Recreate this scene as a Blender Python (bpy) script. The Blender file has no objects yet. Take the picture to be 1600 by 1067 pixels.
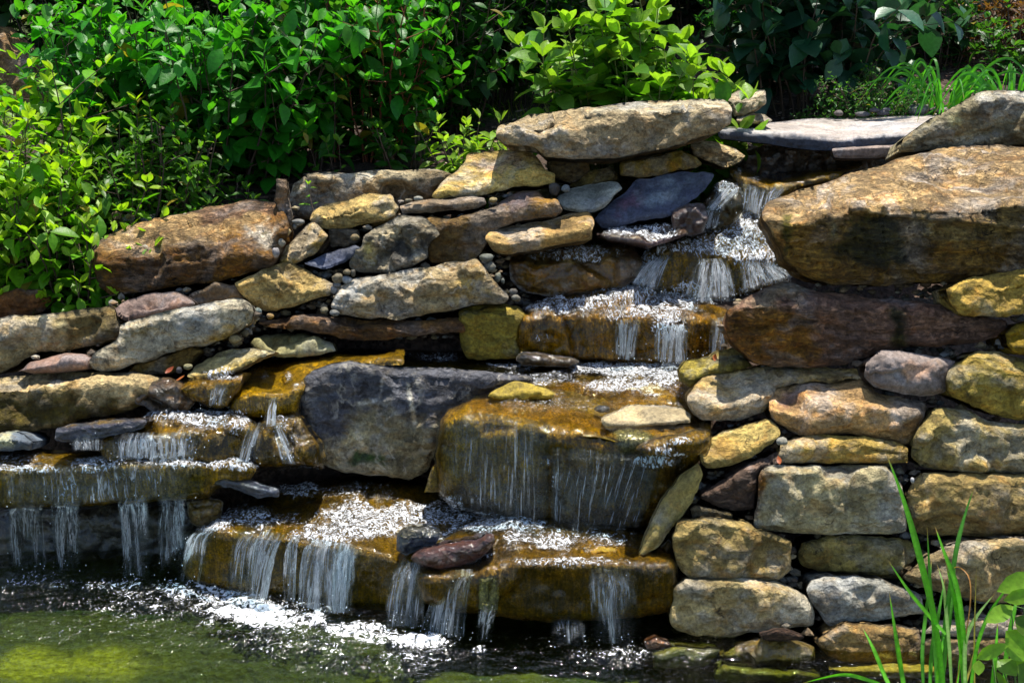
import bpy, math, random
import numpy as np
from mathutils import Vector
from mathutils.geometry import delaunay_2d_cdt

# ------------------------------------------------------------------ camera, sky, sun, exposure
SC = bpy.context.scene
COL = SC.collection
LENS = 50.0
FPX = 1600 * LENS / 36.0
PITCH = math.radians(15.9)
CAM = np.array([0.0, 0.0, 2.25])
cd = bpy.data.cameras.new("camera"); cd.lens = LENS; cd.sensor_width = 36; cd.clip_end = 300; cd.clip_start = .05
cam = bpy.data.objects.new("camera", cd); COL.objects.link(cam)
cam.location = CAM; cam.rotation_euler = (math.pi / 2 - PITCH, 0, 0)
SC.camera = cam
SUN_EL, SUN_AZ = math.radians(77), math.radians(28)      # azimuth from +Y (behind the falls) towards +X
w = bpy.data.worlds.new("World"); SC.world = w; w.use_nodes = True
nt = w.node_tree
sky = nt.nodes.new("ShaderNodeTexSky"); sky.sky_type = 'NISHITA'; sky.sun_disc = False
sky.sun_elevation = SUN_EL; sky.sun_rotation = SUN_AZ
nt.links.new(sky.outputs[0], nt.nodes["Background"].inputs[0]); nt.nodes["Background"].inputs[1].default_value = 0.125
sl = bpy.data.lights.new("sun", 'SUN'); sl.energy = 5.0; sl.angle = math.radians(.53); sl.color = (1, .95, .86)
so = bpy.data.objects.new("sun", sl); COL.objects.link(so)
sd = Vector((math.sin(SUN_AZ) * math.cos(SUN_EL), math.cos(SUN_AZ) * math.cos(SUN_EL), math.sin(SUN_EL)))
so.rotation_euler = sd.to_track_quat('Z', 'Y').to_euler(); so.location = (0, 9, 9)
SC.view_settings.view_transform = 'Standard'; SC.view_settings.look = 'None'
SC.view_settings.exposure = 0.87; SC.view_settings.gamma = 1
SC.render.engine = 'CYCLES'
SC.cycles.max_bounces = 8; SC.cycles.transparent_max_bounces = 16; SC.cycles.diffuse_bounces = 3
SC.cycles.glossy_bounces = 3; SC.cycles.transmission_bounces = 4

# ------------------------------------------------------------------ helpers
def ray(u, v):
    u = np.asarray(u, float); v = np.asarray(v, float)
    x = (u - 800) / FPX; y = (533.5 - v) / FPX
    c, s = math.cos(PITCH), math.sin(PITCH)
    dy = y * s + c; dz = y * c - s
    return x / dy, dz / dy                      # per metre of Y
def at(u, v, Y):
    kx, kz = ray(u, v)
    return np.stack([kx * Y, np.zeros_like(kx) + Y, CAM[2] + kz * Y], -1)
def pix(p):                                      # world -> photo pixel
    c, s = math.cos(PITCH), math.sin(PITCH)
    q = np.asarray(p) - CAM
    d = q[..., 1] * c - q[..., 2] * s; up = q[..., 1] * s + q[..., 2] * c
    return 800 + FPX * q[..., 0] / d, 533.5 - FPX * up / d
KEY = {'P': (0, 0, 1), 'A': (0, 0, 2.8536), 'B': (520, 0, 2.8536), 'C': (1040, 0, 2.8536), 'D': (0, 346, 2.8536),
       'E': (520, 346, 2.8536), 'F': (1040, 346, 2.8536), 'G': (0, 693, 2.8536), 'H': (520, 693, 2.8536),
       'I': (1040, 693, 2.8536), 'J': (400, 220, 2.8536), 'K': (900, 140, 3.194), 'L': (0, 440, 4.0),
       'M': (940, 560, 5.333), 'N': (1340, 880, 5.7077)}
def PX(key, pts):
    x0, y0, s = KEY[key]
    return np.array([(x0 + a / s, y0 + b / s) for a, b in pts], float)

def _h(a, b, c, s):
    n = (a * 73856093) ^ (b * 19349663) ^ (c * 83492791) ^ (s * 374761393)
    n &= 0xffffffff
    n = ((n ^ (n >> 15)) * 2246822519) & 0xffffffff
    n = ((n ^ (n >> 13)) * 3266489917) & 0xffffffff
    return ((n ^ (n >> 16)) & 0xffffff) / float(0x1000000)
def vnoise(p, seed=0):
    i = np.floor(p).astype(np.int64); f = p - i
    f = f * f * f * (f * (f * 6 - 15) + 10)
    r = 0
    for dx in (0, 1):
        for dy in (0, 1):
            for dz in (0, 1):
                wx = f[:, 0] if dx else 1 - f[:, 0]; wy = f[:, 1] if dy else 1 - f[:, 1]; wz = f[:, 2] if dz else 1 - f[:, 2]
                r = r + wx * wy * wz * _h(i[:, 0] + dx, i[:, 1] + dy, i[:, 2] + dz, seed)
    return r * 2 - 1
def fbm(p, octv=4, seed=0, gain=.5):
    r = 0; a = 1.0; t = 0
    for o in range(octv):
        r = r + a * vnoise(p * (2 ** o) + 17.3 * o, seed + o); t += a; a *= gain
    return r / t
def facet(p, seed=0):                            # piecewise planar chips
    i = np.floor(p).astype(np.int64)
    n = len(p); b1 = np.full(n, 9.); b2 = np.full(n, 9.); h1 = np.zeros(n); h2 = np.zeros(n)
    for dx in (-1, 0, 1):
        for dy in (-1, 0, 1):
            for dz in (-1, 0, 1):
                a, b, c = i[:, 0] + dx, i[:, 1] + dy, i[:, 2] + dz
                o = np.stack([a + _h(a, b, c, seed), b + _h(a, b, c, seed + 1), c + _h(a, b, c, seed + 2)], -1)
                q = p - o; d = (q * q).sum(1) ** .5
                g = np.stack([_h(a, b, c, seed + 3), _h(a, b, c, seed + 4), _h(a, b, c, seed + 5)], -1) * 2 - 1
                hh = (g * q).sum(1) + (_h(a, b, c, seed + 6) - .5) * .8
                m1 = d < b1; m2 = (~m1) & (d < b2)
                b2 = np.where(m1, b1, np.where(m2, d, b2)); h2 = np.where(m1, h1, np.where(m2, hh, h2))
                b1 = np.where(m1, d, b1); h1 = np.where(m1, hh, h1)
    t = np.clip((b2 - b1) / .09, 0, 1)
    return h1 * (.5 + .5 * t) + h2 * (.5 - .5 * t)
def sstep(a, b, x):
    t = np.clip((x - a) / (b - a + 1e-9), 0, 1); return t * t * (3 - 2 * t)
def inside(poly, u, v):
    r = np.zeros(len(u), bool); n = len(poly)
    for k in range(n):
        x1, y1 = poly[k]; x2, y2 = poly[(k + 1) % n]
        c = ((y1 > v) != (y2 > v)) & (u < (x2 - x1) * (v - y1) / (y2 - y1 + 1e-12) + x1)
        r ^= c
    return r
def segdist(poly, u, v, closed=True):
    d = np.full(len(u), 1e9); n = len(poly)
    for k in range(n if closed else n - 1):
        a = poly[k]; b = poly[(k + 1) % n]; ab = b - a
        t = np.clip(((u - a[0]) * ab[0] + (v - a[1]) * ab[1]) / (ab @ ab + 1e-9), 0, 1)
        d = np.minimum(d, np.hypot(u - a[0] - t * ab[0], v - a[1] - t * ab[1]))
    return d
def resample(poly, h, smooth=2, jag=.0, seed=0):
    n = len(poly); out = []
    for k in range(n):
        a, b = poly[k], poly[(k + 1) % n]; L = np.hypot(*(b - a)); m = max(1, int(round(L / h)))
        for j in range(m): out.append(a + (b - a) * j / m)
    o = np.array(out)
    for _ in range(smooth): o = o * .5 + (np.roll(o, 1, 0) + np.roll(o, -1, 0)) * .25
    if jag:
        q = np.concatenate([o / 9.0, np.full((len(o), 1), seed * 3.7)], 1)
        q2 = np.concatenate([o / 26.0, np.full((len(o), 1), seed * 5.1)], 1)
        t = np.roll(o, -1, 0) - np.roll(o, 1, 0); t = t / (np.hypot(t[:, 0], t[:, 1])[:, None] + 1e-6)
        nrm = np.stack([t[:, 1], -t[:, 0]], 1)
        o = o + nrm * (vnoise(q, 5) * jag + vnoise(q2, 6) * jag * 1.6)[:, None]
    return o
def trimesh(outline, h, seed=0):
    """triangulated inside of an outline: points, triangles, number of rim points"""
    rng = np.random.default_rng(seed)
    lo = outline.min(0); hi = outline.max(0)
    gx = np.arange(lo[0], hi[0], h); gy = np.arange(lo[1], hi[1], h * .87)
    X, Y = np.meshgrid(gx, gy); X = X + (np.arange(len(gy)) % 2)[:, None] * h * .5
    u = X.ravel() + rng.uniform(-.22, .22, X.size) * h; v = Y.ravel() + rng.uniform(-.22, .22, X.size) * h
    m = inside(outline, u, v); u, v = u[m], v[m]
    m = segdist(outline, u, v) > h * .55; u, v = u[m], v[m]
    pts = np.concatenate([outline, np.stack([u, v], 1)]); nb = len(outline)
    res = delaunay_2d_cdt([Vector(p) for p in pts], [], [list(range(nb))], 1, 1e-5)
    ov = np.array([tuple(p) for p in res[0]]); tri = np.array([f for f in res[2] if len(f) == 3])
    orig = res[3]; rim = {}
    for k, o in enumerate(orig):
        for q in o:
            if q < nb: rim[q] = k
    rimidx = [rim[q] for q in range(nb) if q in rim]
    return ov, tri, np.array(rimidx)
def vnorm(V, F):
    n = np.cross(V[F[:, 1]] - V[F[:, 0]], V[F[:, 2]] - V[F[:, 0]]); N = np.zeros_like(V)
    for k in range(3): np.add.at(N, F[:, k], n)
    return N / (np.linalg.norm(N, axis=1)[:, None] + 1e-12)

def mesh_obj(name, V, F, mat=None, parent=None, origin=None, cols=None, attrs=None, smooth=True):
    """V: n x 3 world points, F: list / array of polygons"""
    V = np.asarray(V, float)
    if origin is None: origin = (0, 0, 0)
    me = bpy.data.meshes.new(name)
    F = np.asarray(F) if not isinstance(F, np.ndarray) else F
    k = F.shape[1]
    me.vertices.add(len(V)); me.vertices.foreach_set('co', (V - np.asarray(origin)).astype(np.float32).ravel())
    me.loops.add(F.size); me.loops.foreach_set('vertex_index', F.astype(np.int32).ravel())
    me.polygons.add(len(F)); me.polygons.foreach_set('loop_start', np.arange(0, F.size, k, dtype=np.int32))
    me.polygons.foreach_set('loop_total', np.full(len(F), k, np.int32))
    me.polygons.foreach_set('use_smooth', np.full(len(F), smooth))
    me.update(); me.validate()
    if cols is not None:
        a = me.color_attributes.new('Col', 'FLOAT_COLOR', 'POINT')
        c = np.ones((len(V), 4), np.float32); c[:, :3] = cols; a.data.foreach_set('color', c.ravel())
    for nm, val in (attrs or {}).items():
        a = me.attributes.new(nm, 'FLOAT', 'POINT'); a.data.foreach_set('value', np.asarray(val, np.float32))
    if mat: me.materials.append(mat)
    o = bpy.data.objects.new(name, me); COL.objects.link(o)
    o.location = origin
    if parent is not None:
        o.parent = parent; o.location = Vector(origin) - parent.location if parent.parent is None else Vector(origin)
    return o
def tag(o, label=None, cat=None, group=None, kind=None):
    if label: o['label'] = label
    if cat: o['category'] = cat
    if group: o['group'] = group
    if kind: o['kind'] = kind
    return o
def empty(name, loc):
    o = bpy.data.objects.new(name, None); COL.objects.link(o); o.location = loc; o.empty_display_size = .05; return o

# ------------------------------------------------------------------ materials
class NT:
    def __init__(s, name):
        s.m = bpy.data.materials.new(name); s.m.use_nodes = True; s.t = s.m.node_tree; s.t.nodes.clear()
        s.out = s.n('ShaderNodeOutputMaterial')
    def n(s, typ, **kw):
        x = s.t.nodes.new(typ)
        for k, v in kw.items(): setattr(x, k, v)
        return x
    def put(s, sock, v):
        if isinstance(v, bpy.types.NodeSocket): s.t.links.new(v, sock)
        else: sock.default_value = v
    def math(s, op, a, b=0.0, c=0.0, clamp=False):
        x = s.n('ShaderNodeMath', operation=op, use_clamp=clamp); s.put(x.inputs[0], a); s.put(x.inputs[1], b); s.put(x.inputs[2], c); return x.outputs[0]
    def rng(s, v, a, b, c=0.0, d=1.0, smooth=False):
        x = s.n('ShaderNodeMapRange'); x.interpolation_type = 'SMOOTHSTEP' if smooth else 'LINEAR'
        for k, q in enumerate((v, a, b, c, d)): s.put(x.inputs[k], q)
        return x.outputs[0]
    def mix(s, f, a, b, blend='MIX'):
        x = s.n('ShaderNodeMix', data_type='RGBA', blend_type=blend)
        s.put(x.inputs[0], f); s.put(x.inputs[6], a); s.put(x.inputs[7], b); return x.outputs[2]
    def noise(s, vec, scale, detail=4, rough=.55, dist=0.0):
        x = s.n('ShaderNodeTexNoise'); s.put(x.inputs['Vector'], vec); x.inputs['Scale'].default_value = scale
        x.inputs['Detail'].default_value = detail; x.inputs['Roughness'].default_value = rough; x.inputs['Distortion'].default_value = dist
        return x.outputs[0]
    def vmul(s, vec, sc, rot=(0, 0, 0)):
        x = s.n('ShaderNodeMapping'); s.put(x.inputs[0], vec); x.inputs['Scale'].default_value = sc; x.inputs['Rotation'].default_value = rot; return x.outputs[0]
    def bump(s, h, strength=.5, dist=.01, nrm=None):
        x = s.n('ShaderNodeBump'); x.inputs['Strength'].default_value = strength; x.inputs['Distance'].default_value = dist
        s.put(x.inputs['Height'], h)
        if nrm is not None: s.put(x.inputs['Normal'], nrm)
        return x.outputs[0]
    def coord(s):
        tc = s.n('ShaderNodeTexCoord'); oi = s.n('ShaderNodeObjectInfo')
        r = s.math('MULTIPLY', oi.outputs['Random'], 53.0)
        x = s.n('ShaderNodeVectorMath', operation='ADD'); s.put(x.inputs[0], tc.outputs['Object'])
        cx = s.n('ShaderNodeCombineXYZ'); s.put(cx.inputs[0], r); s.put(cx.inputs[1], s.math('MULTIPLY', r, 1.7)); s.put(cx.inputs[2], s.math('MULTIPLY', r, .6))
        s.put(x.inputs[1], cx.outputs[0]); return x.outputs[0]
    def attr(s, name):
        x = s.n('ShaderNodeAttribute'); x.attribute_name = name; return x
    def surf(s, sh): s.t.links.new(sh, s.out.inputs[0]); return s.m

def rock_mat(name, strata=0.0, vein=0.0, rough=.82, wet=0.0, crack=.7, ochre=.5, spot=.5, streak=0.0, bumpk=1.0, chip=1.0):
    N = NT(name); P = N.coord(); c = N.attr('Col').outputs[0]
    big = N.noise(P, 5.5, 10, .7, .3); mid = N.noise(P, 14, 10, .75, .3); fine = N.noise(P, 75, 8, .75)
    c = N.mix(1.0, c, N.rng(big, .32, .68, .5, 1.45), 'MULTIPLY')
    gr = N.n('ShaderNodeHueSaturation'); gr.inputs['Saturation'].default_value = .3; gr.inputs['Value'].default_value = 1.12; N.put(gr.inputs['Color'], c)
    c = N.mix(N.math('MULTIPLY', N.rng(N.noise(P, 3.6, 6, .65, .5), .48, .62, 0, 1, True), .0 if streak else .55), c, N.mix(1.0, gr.outputs[0], (.96, 1, 1.06, 1), 'MULTIPLY'))
    oc = N.noise(N.vmul(P, (1, 1, 1.6)), 9, 6, .65, .8)
    c = N.mix(N.math('MULTIPLY', N.rng(oc, .5, .68, 0, 1, True), ochre), c, N.mix(1.0, c, (1.25, .86, .42, 1), 'MULTIPLY'))
    c = N.mix(N.math('MULTIPLY', N.rng(mid, .52, .64, 0, 1, True), .95 * spot), c, N.mix(1.0, c, (.3, .27, .25, 1), 'MULTIPLY'))
    c = N.mix(N.math('MULTIPLY', N.rng(mid, .45, .33, 0, 1, True), .8 * spot), c, N.mix(1.0, c, (1.6, 1.6, 1.55, 1), 'MULTIPLY'))
    c = N.mix(1.0, c, N.rng(fine, .32, .68, .45, 1.6), 'MULTIPLY')
    h = N.math('ADD', N.math('MULTIPLY', mid, 1.0), N.math('MULTIPLY', fine, .42))
    wz = N.n('ShaderNodeTexNoise'); N.put(wz.inputs[0], P); wz.inputs['Scale'].default_value = 22; wz.inputs['Detail'].default_value = 4
    ws = N.n('ShaderNodeVectorMath', operation='SCALE'); N.put(ws.inputs[0], wz.outputs[1]); ws.inputs[3].default_value = .06
    wa = N.n('ShaderNodeVectorMath', operation='ADD'); N.put(wa.inputs[0], N.vmul(P, (1, 1, 1.7))); N.put(wa.inputs[1], ws.outputs[0])
    for vs, vk in ((11, 1.5), (27, .7)):
        vr = N.n('ShaderNodeTexVoronoi'); N.put(vr.inputs['Vector'], wa.outputs[0]); vr.inputs['Scale'].default_value = vs
        h = N.math('ADD', h, N.math('MULTIPLY', vr.outputs['Distance'], vk * chip))
        sc_ = N.n('ShaderNodeSeparateColor'); N.put(sc_.inputs[0], vr.outputs['Color'])
        c = N.mix(chip * .8, c, N.mix(1.0, c, N.rng(sc_.outputs[0], 0, 1, .72, 1.28), 'MULTIPLY'))
    if crack:
        dv = N.n('ShaderNodeVectorMath', operation='ADD'); N.put(dv.inputs[0], N.vmul(P, (.5, 1.5, 3.0) if strata else (1, 1, 1.8)))
        nz = N.n('ShaderNodeTexNoise'); N.put(nz.inputs[0], P); nz.inputs['Scale'].default_value = 6; nz.inputs['Detail'].default_value = 6
        sc = N.n('ShaderNodeVectorMath', operation='SCALE'); N.put(sc.inputs[0], nz.outputs[1]); sc.inputs[3].default_value = .6
        N.put(dv.inputs[1], sc.outputs[0])
        vo = N.n('ShaderNodeTexVoronoi', feature='DISTANCE_TO_EDGE'); N.put(vo.inputs['Vector'], dv.outputs[0]); vo.inputs['Scale'].default_value = 4.2
        ck = N.rng(vo.outputs['Distance'], 0.0, .03 if strata else .014, 1, 0)
        ck = N.math('MULTIPLY', ck, N.rng(N.noise(P, 7, 4), .54, .66))
        ck = N.math('MULTIPLY', ck, crack)
        c = N.mix(ck, c, N.mix(1.0, c, (.13, .11, .10, 1), 'MULTIPLY'))
        h = N.math('SUBTRACT', h, N.math('MULTIPLY', ck, 1.3))
    if strata:
        sv = N.vmul(P, (7, 7, 24), (0, math.radians(-9), 0))
        st = N.noise(sv, 1.6, 8, .7, 1.4)
        c = N.mix(N.math('MULTIPLY', N.rng(st, .5, .62, 0, 1, True), .85 * strata), c, N.mix(1.0, c, (.3, .25, .22, 1), 'MULTIPLY'))
        h = N.math('SUBTRACT', h, N.math('MULTIPLY', N.rng(st, .48, .6), 1.3 * strata))
    if vein:
        ve = N.noise(P, 5, 8, .6, .5); lv = N.math('ABSOLUTE', N.math('SUBTRACT', ve, .5))
        vm = N.math('MULTIPLY', N.rng(lv, .0, .035, 1, 0, True), N.rng(N.noise(P, 8, 3), .45, .6))
        c = N.mix(N.math('MULTIPLY', vm, vein), c, (.62, .56, .45, 1))
    if streak:
        sv = N.noise(N.vmul(P, (60, 26, 9)), 1.0, 6, .7, .8)
        c = N.mix(N.math('MULTIPLY', N.rng(N.noise(P, 7, 8, .7, .6), .5, .62, 0, 1, True), .6), c, N.mix(1.0, c, (.22, .26, .3, 1), 'MULTIPLY'))
        mo = N.noise(P, 120, 5, .75)
        c = N.mix(1.0, c, N.rng(mo, .35, .65, .35, 1.6), 'MULTIPLY'); h = N.math('ADD', h, N.math('MULTIPLY', mo, .8)); c = N.mix(1.0, c, (1.5, 1.6, 1.2, 1), 'MULTIPLY')
        c = N.mix(N.math('MULTIPLY', N.rng(sv, .42, .6), streak), c, N.mix(1.0, c, (.25, .27, .3, 1), 'MULTIPLY'))
        c = N.mix(N.math('MULTIPLY', N.rng(sv, .42, .3), streak * .6), c, N.mix(1.0, c, (1.7, 1.6, .9, 1), 'MULTIPLY'))
        h = N.math('ADD', h, N.math('MULTIPLY', sv, 1.2))
    b = N.n('ShaderNodeBsdfPrincipled'); N.put(b.inputs['Base Color'], c)
    N.put(b.inputs['Normal'], N.bump(h, 1.0 * bumpk, .026))
    if wet:
        N.put(b.inputs['Roughness'], N.rng(mid, .3, .7, .15, .55)); b.inputs['Specular IOR Level'].default_value = .45
        b.inputs['Coat Weight'].default_value = wet; b.inputs['Coat Roughness'].default_value = .06
        N.put(b.inputs['Coat Normal'], N.bump(N.math('ADD', N.noise(P, 38, 4, .6), N.math('MULTIPLY', fine, .15)), .5, .012))
    else:
        N.put(b.inputs['Roughness'], rough); b.inputs['Specular IOR Level'].default_value = .35
    return N.surf(b.outputs[0])
MAT = {
    'stone': rock_mat('dry_stone'),
    'strata': rock_mat('layered_stone', strata=.45, crack=1.0),
    'vein': rock_mat('veined_stone', vein=.5, spot=.9),
    'slate': rock_mat('slate', rough=.6, crack=.3, ochre=.15, spot=.35, bumpk=.5, chip=.4),
    'wet': rock_mat('wet_stone', wet=.8, ochre=.6, crack=.3),
    'algae': rock_mat('algae_stone', wet=.2, ochre=0, streak=.85, crack=0, spot=.4, chip=.5),
    'smooth': rock_mat('smooth_cobble', crack=.25, spot=.35, bumpk=.45, rough=.7, chip=.35),
}
# ------------------------------------------------------------------ ground
PL = [(1.2, -.15), (2.6, -.42), (4.1, -.29), (5.2, -.25), (5.42, -.15), (5.6, .05), (5.8, .3), (6.1, .55), (6.35, .8), (6.6, .98), (6.9, 1.1), (7.5, 1.18), (9, 1.38), (13, 2.5), (22, 7), (40, 12)]
PR = [(1.2, -.15), (2.6, -.42), (4.1, -.29), (4.7, -.26), (4.95, -.2), (5.2, -.02), (5.5, .2), (5.8, .5), (6.2, .74), (6.6, .93), (6.95, 1.12), (7.5, 1.24), (9, 1.42), (13, 2.5), (22, 7), (40, 12)]
def ground_z(x, y):
    x = np.asarray(x, float); y = np.asarray(y, float)
    l = np.interp(y, *zip(*PL)); r = np.interp(y, *zip(*PR)); t = sstep(.5, 1.0, x)
    p = np.stack([x, y, x * 0], -1).reshape(-1, 3)
    dip = .35 * sstep(.6, .8, x) * sstep(2.5, 2.2, x) * sstep(6.15, 6.3, y) * sstep(7.25, 7.05, y)
    return l + (r - l) * t - dip + (fbm(p / .7, 3, 3) * .05).reshape(x.shape)
xs = np.concatenate([np.linspace(-25, -4, 14), np.linspace(-3.8, 3.8, 150), np.linspace(4, 25, 14)])
ys = np.concatenate([np.linspace(1.2, 4.0, 24), np.linspace(4.03, 9.5, 170), np.linspace(9.8, 40, 40)])
X, Y = np.meshgrid(xs, ys); Z = ground_z(X, Y)
Z = Z + (fbm(np.stack([X, Y, X * 0], -1).reshape(-1, 3) / .09, 3, 8) * .022).reshape(X.shape)
nx = len(xs); idx = np.arange(X.size).reshape(X.shape)
F = np.stack([idx[:-1, :-1], idx[:-1, 1:], idx[1:, 1:], idx[1:, :-1]], -1).reshape(-1, 4)
lawn = sstep(.12, -.1, X + fbm(np.stack([X, Y, X * 0], -1).reshape(-1, 3) / .5, 3, 5).reshape(X.shape) * .3) * sstep(7.9, 8.2, Y)
under = sstep(-.1, -.22, Z)
c = np.array([.075, .045, .03])[None] * np.ones((X.size, 1)); L = lawn.ravel()[:, None]; U = under.ravel()[:, None]
c = c * (1 - L) + np.array([.07, .12, .015]) * L
PP = np.stack([X, Y, X * 0], -1).reshape(-1, 3)
pa = fbm(PP / .16 + 4, 4, 12) * .6 + 1.15 * np.exp(-((PP[:, 0] + 1.65) / .42) ** 2 - ((PP[:, 1] - 4.6) / .1) ** 2) + .5 * np.exp(-((PP[:, 0] - .7) / .5) ** 2 - ((PP[:, 1] - 4.55) / .1) ** 2) + .25 * np.exp(-((PP[:, 0] + .2) / .5) ** 2 - ((PP[:, 1] - 4.5) / .12) ** 2)
pa = sstep(.1, 1.1, pa)[:, None]
hill = sstep(9.3, 10.5, Y).ravel()[:, None]; c = c * (1 - hill) + np.array([.02, .045, .008]) * hill
c = c * (1 - U) + (np.array([.032, .045, .01]) * (1 - pa) + np.array([.21, .22, .015]) * pa) * U
N = NT('soil_and_mulch'); P = N.coord()
cc = N.mix(1.0, N.attr('Col').outputs[0], N.rng(N.noise(P, 30, 8, .75), .3, .7, .35, 1.7), 'MULTIPLY')
vo = N.n('ShaderNodeTexVoronoi'); N.put(vo.inputs['Vector'], N.vmul(P, (1, .6, 1))); vo.inputs['Scale'].default_value = 45
sc_ = N.n('ShaderNodeSeparateColor'); N.put(sc_.inputs[0], vo.outputs['Color'])
sx = N.n('ShaderNodeSeparateXYZ'); N.put(sx.inputs[0], N.n('ShaderNodeNewGeometry').outputs['Position'])
cc = N.mix(N.rng(sx.outputs[2], -.2, -.1), cc, N.mix(1.0, cc, N.rng(sc_.outputs[0], 0, 1, .45, 1.25), 'MULTIPLY'))
b = N.n('ShaderNodeBsdfPrincipled'); N.put(b.inputs['Base Color'], cc); b.inputs['Roughness'].default_value = .95
N.put(b.inputs['Normal'], N.bump(N.math('ADD', vo.outputs['Distance'], N.noise(P, 60, 6, .7)), .9, .03))
g = mesh_obj('ground', np.stack([X, Y, Z], -1).reshape(-1, 3), F, N.surf(b.outputs[0]), None, None, c)
tag(g, 'dark brown garden soil and mulch rising behind the rockwork', 'ground', None, 'structure')
# ------------------------------------------------------------------ stones
BK = {}
def sat(c, k=1.42, g=.83):
    c = np.array(c, float); l = c @ np.array([.3, .5, .2]); return np.clip(l + (c - l) * k, .002, 1) * g * np.array([1.03, .99, .9])
def front_field(px, out, D, ridge, s, lean, R, rd, sm, maxd):
    u, v = px[:, 0], px[:, 1]
    kx, kz = ray(u, v)
    vb = out[:, 1].max(); ub = out[np.argmax(out[:, 1]), 0]
    zb = CAM[2] + ray(ub, vb)[1] * (sum(D) / 2 if isinstance(D, tuple) else D)
    if isinstance(D, tuple): D = np.interp(u, [out[:, 0].min(), out[:, 0].max()], D)
    front = lambda k: (D + lean * (CAM[2] - zb)) / (1 - lean * k)
    Y = front(kz)
    if ridge is not None:
        r = ridge[np.argsort(ridge[:, 0])]
        vr = np.interp(u, r[:, 0], r[:, 1]); kr = ray(u, vr)[1]
        Yr = front(kr); zr = CAM[2] + kr * Yr
        den = np.minimum(kz - s, -.02)
        Yt = np.clip((zr - s * Yr - CAM[2]) / den, D - 1, Yr + maxd)
        Y = .5 * (Y + Yt + np.sqrt((Y - Yt) ** 2 + sm * sm))
    e = segdist(out, u, v) * Y / FPX
    t = 1 - np.clip(e / R, 0, 1)
    Y = Y + rd * (1 - np.sqrt(np.clip(1 - t * t, 0, 1)))
    return Y, e
def rock(name, label, key, out, D, ridge=None, s=.12, lean=.16, T=.34, R=.02, rd=None, sm=.014, maxd=.9, mat='stone', col=(.38, .3, .17),
         zones=(), fac=(.2, .05), strat=None, fb=.014, h=None, jag=1.5, cs=1, cat='rock', group=None, seed=None, var=.25):
    o2 = PX(key, out)
    rg = PX(key, ridge) if ridge is not None else None
    seed = seed if seed is not None else int(o2[:, 0].sum() * 7 + o2[:, 1].sum() * 3) % 9973
    size = (np.ptp(o2[:, 0]) * np.ptp(o2[:, 1])) ** .5
    if h is None: h = min(5.0, max(2.4, size / 30))
    ol = resample(o2, h, cs, jag, seed)
    px, F, rim = trimesh(ol, h, seed)
    if rd is None: rd = R
    Y, e = front_field(px, ol, D, rg, s, lean, R, rd, sm, maxd)
    V = at(px[:, 0], px[:, 1], Y)
    N = vnorm(V, F)
    if (N[:, 1].mean()) > 0 and N[:, 2].mean() < .5: F = F[:, ::-1]; N = -N
    fade = np.clip(e / .03, 0, 1)
    d = np.zeros(len(V))
    if fac: d += facet(V / fac[0] + seed, seed) * fac[1] + facet(V / (fac[0] * .4) + seed, seed + 5) * fac[1] * .3 + facet(V / (fac[0] * .16) + seed, seed + 8) * fac[1] * .1
    if fb: d += fbm(V / .13 + seed, 5, seed, .55) * fb * 1.6
    if strat:
        fr, am, ang = strat
        t = V[:, 2] * math.cos(ang) + V[:, 0] * math.sin(ang) + fbm(V / .22, 3, seed) * .035 + .05 * facet(V / .2, seed + 3) * .3
        q = np.stack([t * fr, V[:, 0] * 1.1, V[:, 1] * 1.1], 1)
        i = np.floor(q[:, 0]); f = q[:, 0] - i
        a0 = vnoise(np.stack([i * 3.7, q[:, 1], q[:, 2]], 1), seed); a1 = vnoise(np.stack([(i + 1) * 3.7, q[:, 1], q[:, 2]], 1), seed)
        d += (a0 + (a1 - a0) * sstep(.75, 1, f)) * am - am * .8 * np.exp(-((f - .9) / .07) ** 2)
    V = V + N * (d * fade)[:, None]
    c = sat(col)[None, :] * (1 + var * fbm(V / .3 + seed * 2, 3, seed + 9))[:, None]
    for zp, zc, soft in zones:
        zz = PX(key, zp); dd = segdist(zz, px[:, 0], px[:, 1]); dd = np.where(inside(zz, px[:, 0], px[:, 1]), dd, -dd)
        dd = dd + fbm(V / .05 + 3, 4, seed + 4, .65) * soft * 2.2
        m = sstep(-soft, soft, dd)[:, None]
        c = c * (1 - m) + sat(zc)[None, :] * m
    nf = len(V); nb = len(rim); B = V[rim]; cen = B.mean(0); dB = np.array([0, 1, -.3])
    r1 = B + (cen - B) * .06 + dB * T * .55; r2 = B + (cen - B) * .35 + dB * T
    cc = (cen + dB * T)[None]
    VV = np.concatenate([V, r1, r2, cc]); k = np.arange(nb); k2 = (k + 1) % nb
    a0, a1 = rim[k], rim[k2]; b0, b1 = nf + k, nf + k2; c0, c1 = nf + nb + k, nf + nb + k2; m = np.full(nb, nf + 2 * nb)
    BF = np.concatenate([np.stack(x, 1) for x in ((a0, b1, a1), (a0, b0, b1), (b0, c1, b1), (b0, c0, c1), (c0, m, c1))])
    # orientation of the shell follows the front
    ed = {(int(f[j]), int(f[(j + 1) % 3])) for f in F for j in range(3)}
    if (int(a0[0]), int(a1[0])) not in ed: BF = BF          # front has (a1,a0): shell uses (a0 -> a1)
    else: BF = BF[:, ::-1]
    CC = np.concatenate([c, c[rim], c[rim], c[rim].mean(0)[None]])
    org = (float(cen[0]), float(cen[1]), float(VV[:, 2].min()))
    o = mesh_obj(name, VV, np.concatenate([F, BF]), MAT[mat], None, org, CC)
    tag(o, label, cat, group)
    BK[label] = dict(V=V, F=F, px=px, N=vnorm(V, F), o=o, org=org)
    return o
tan = (.42, .33, .18); tan2 = (.46, .38, .25); grey = (.38, .35, .28); brown = (.2, .135, .07); rust = (.19, .105, .04); olive = (.25, .2, .075)
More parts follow.
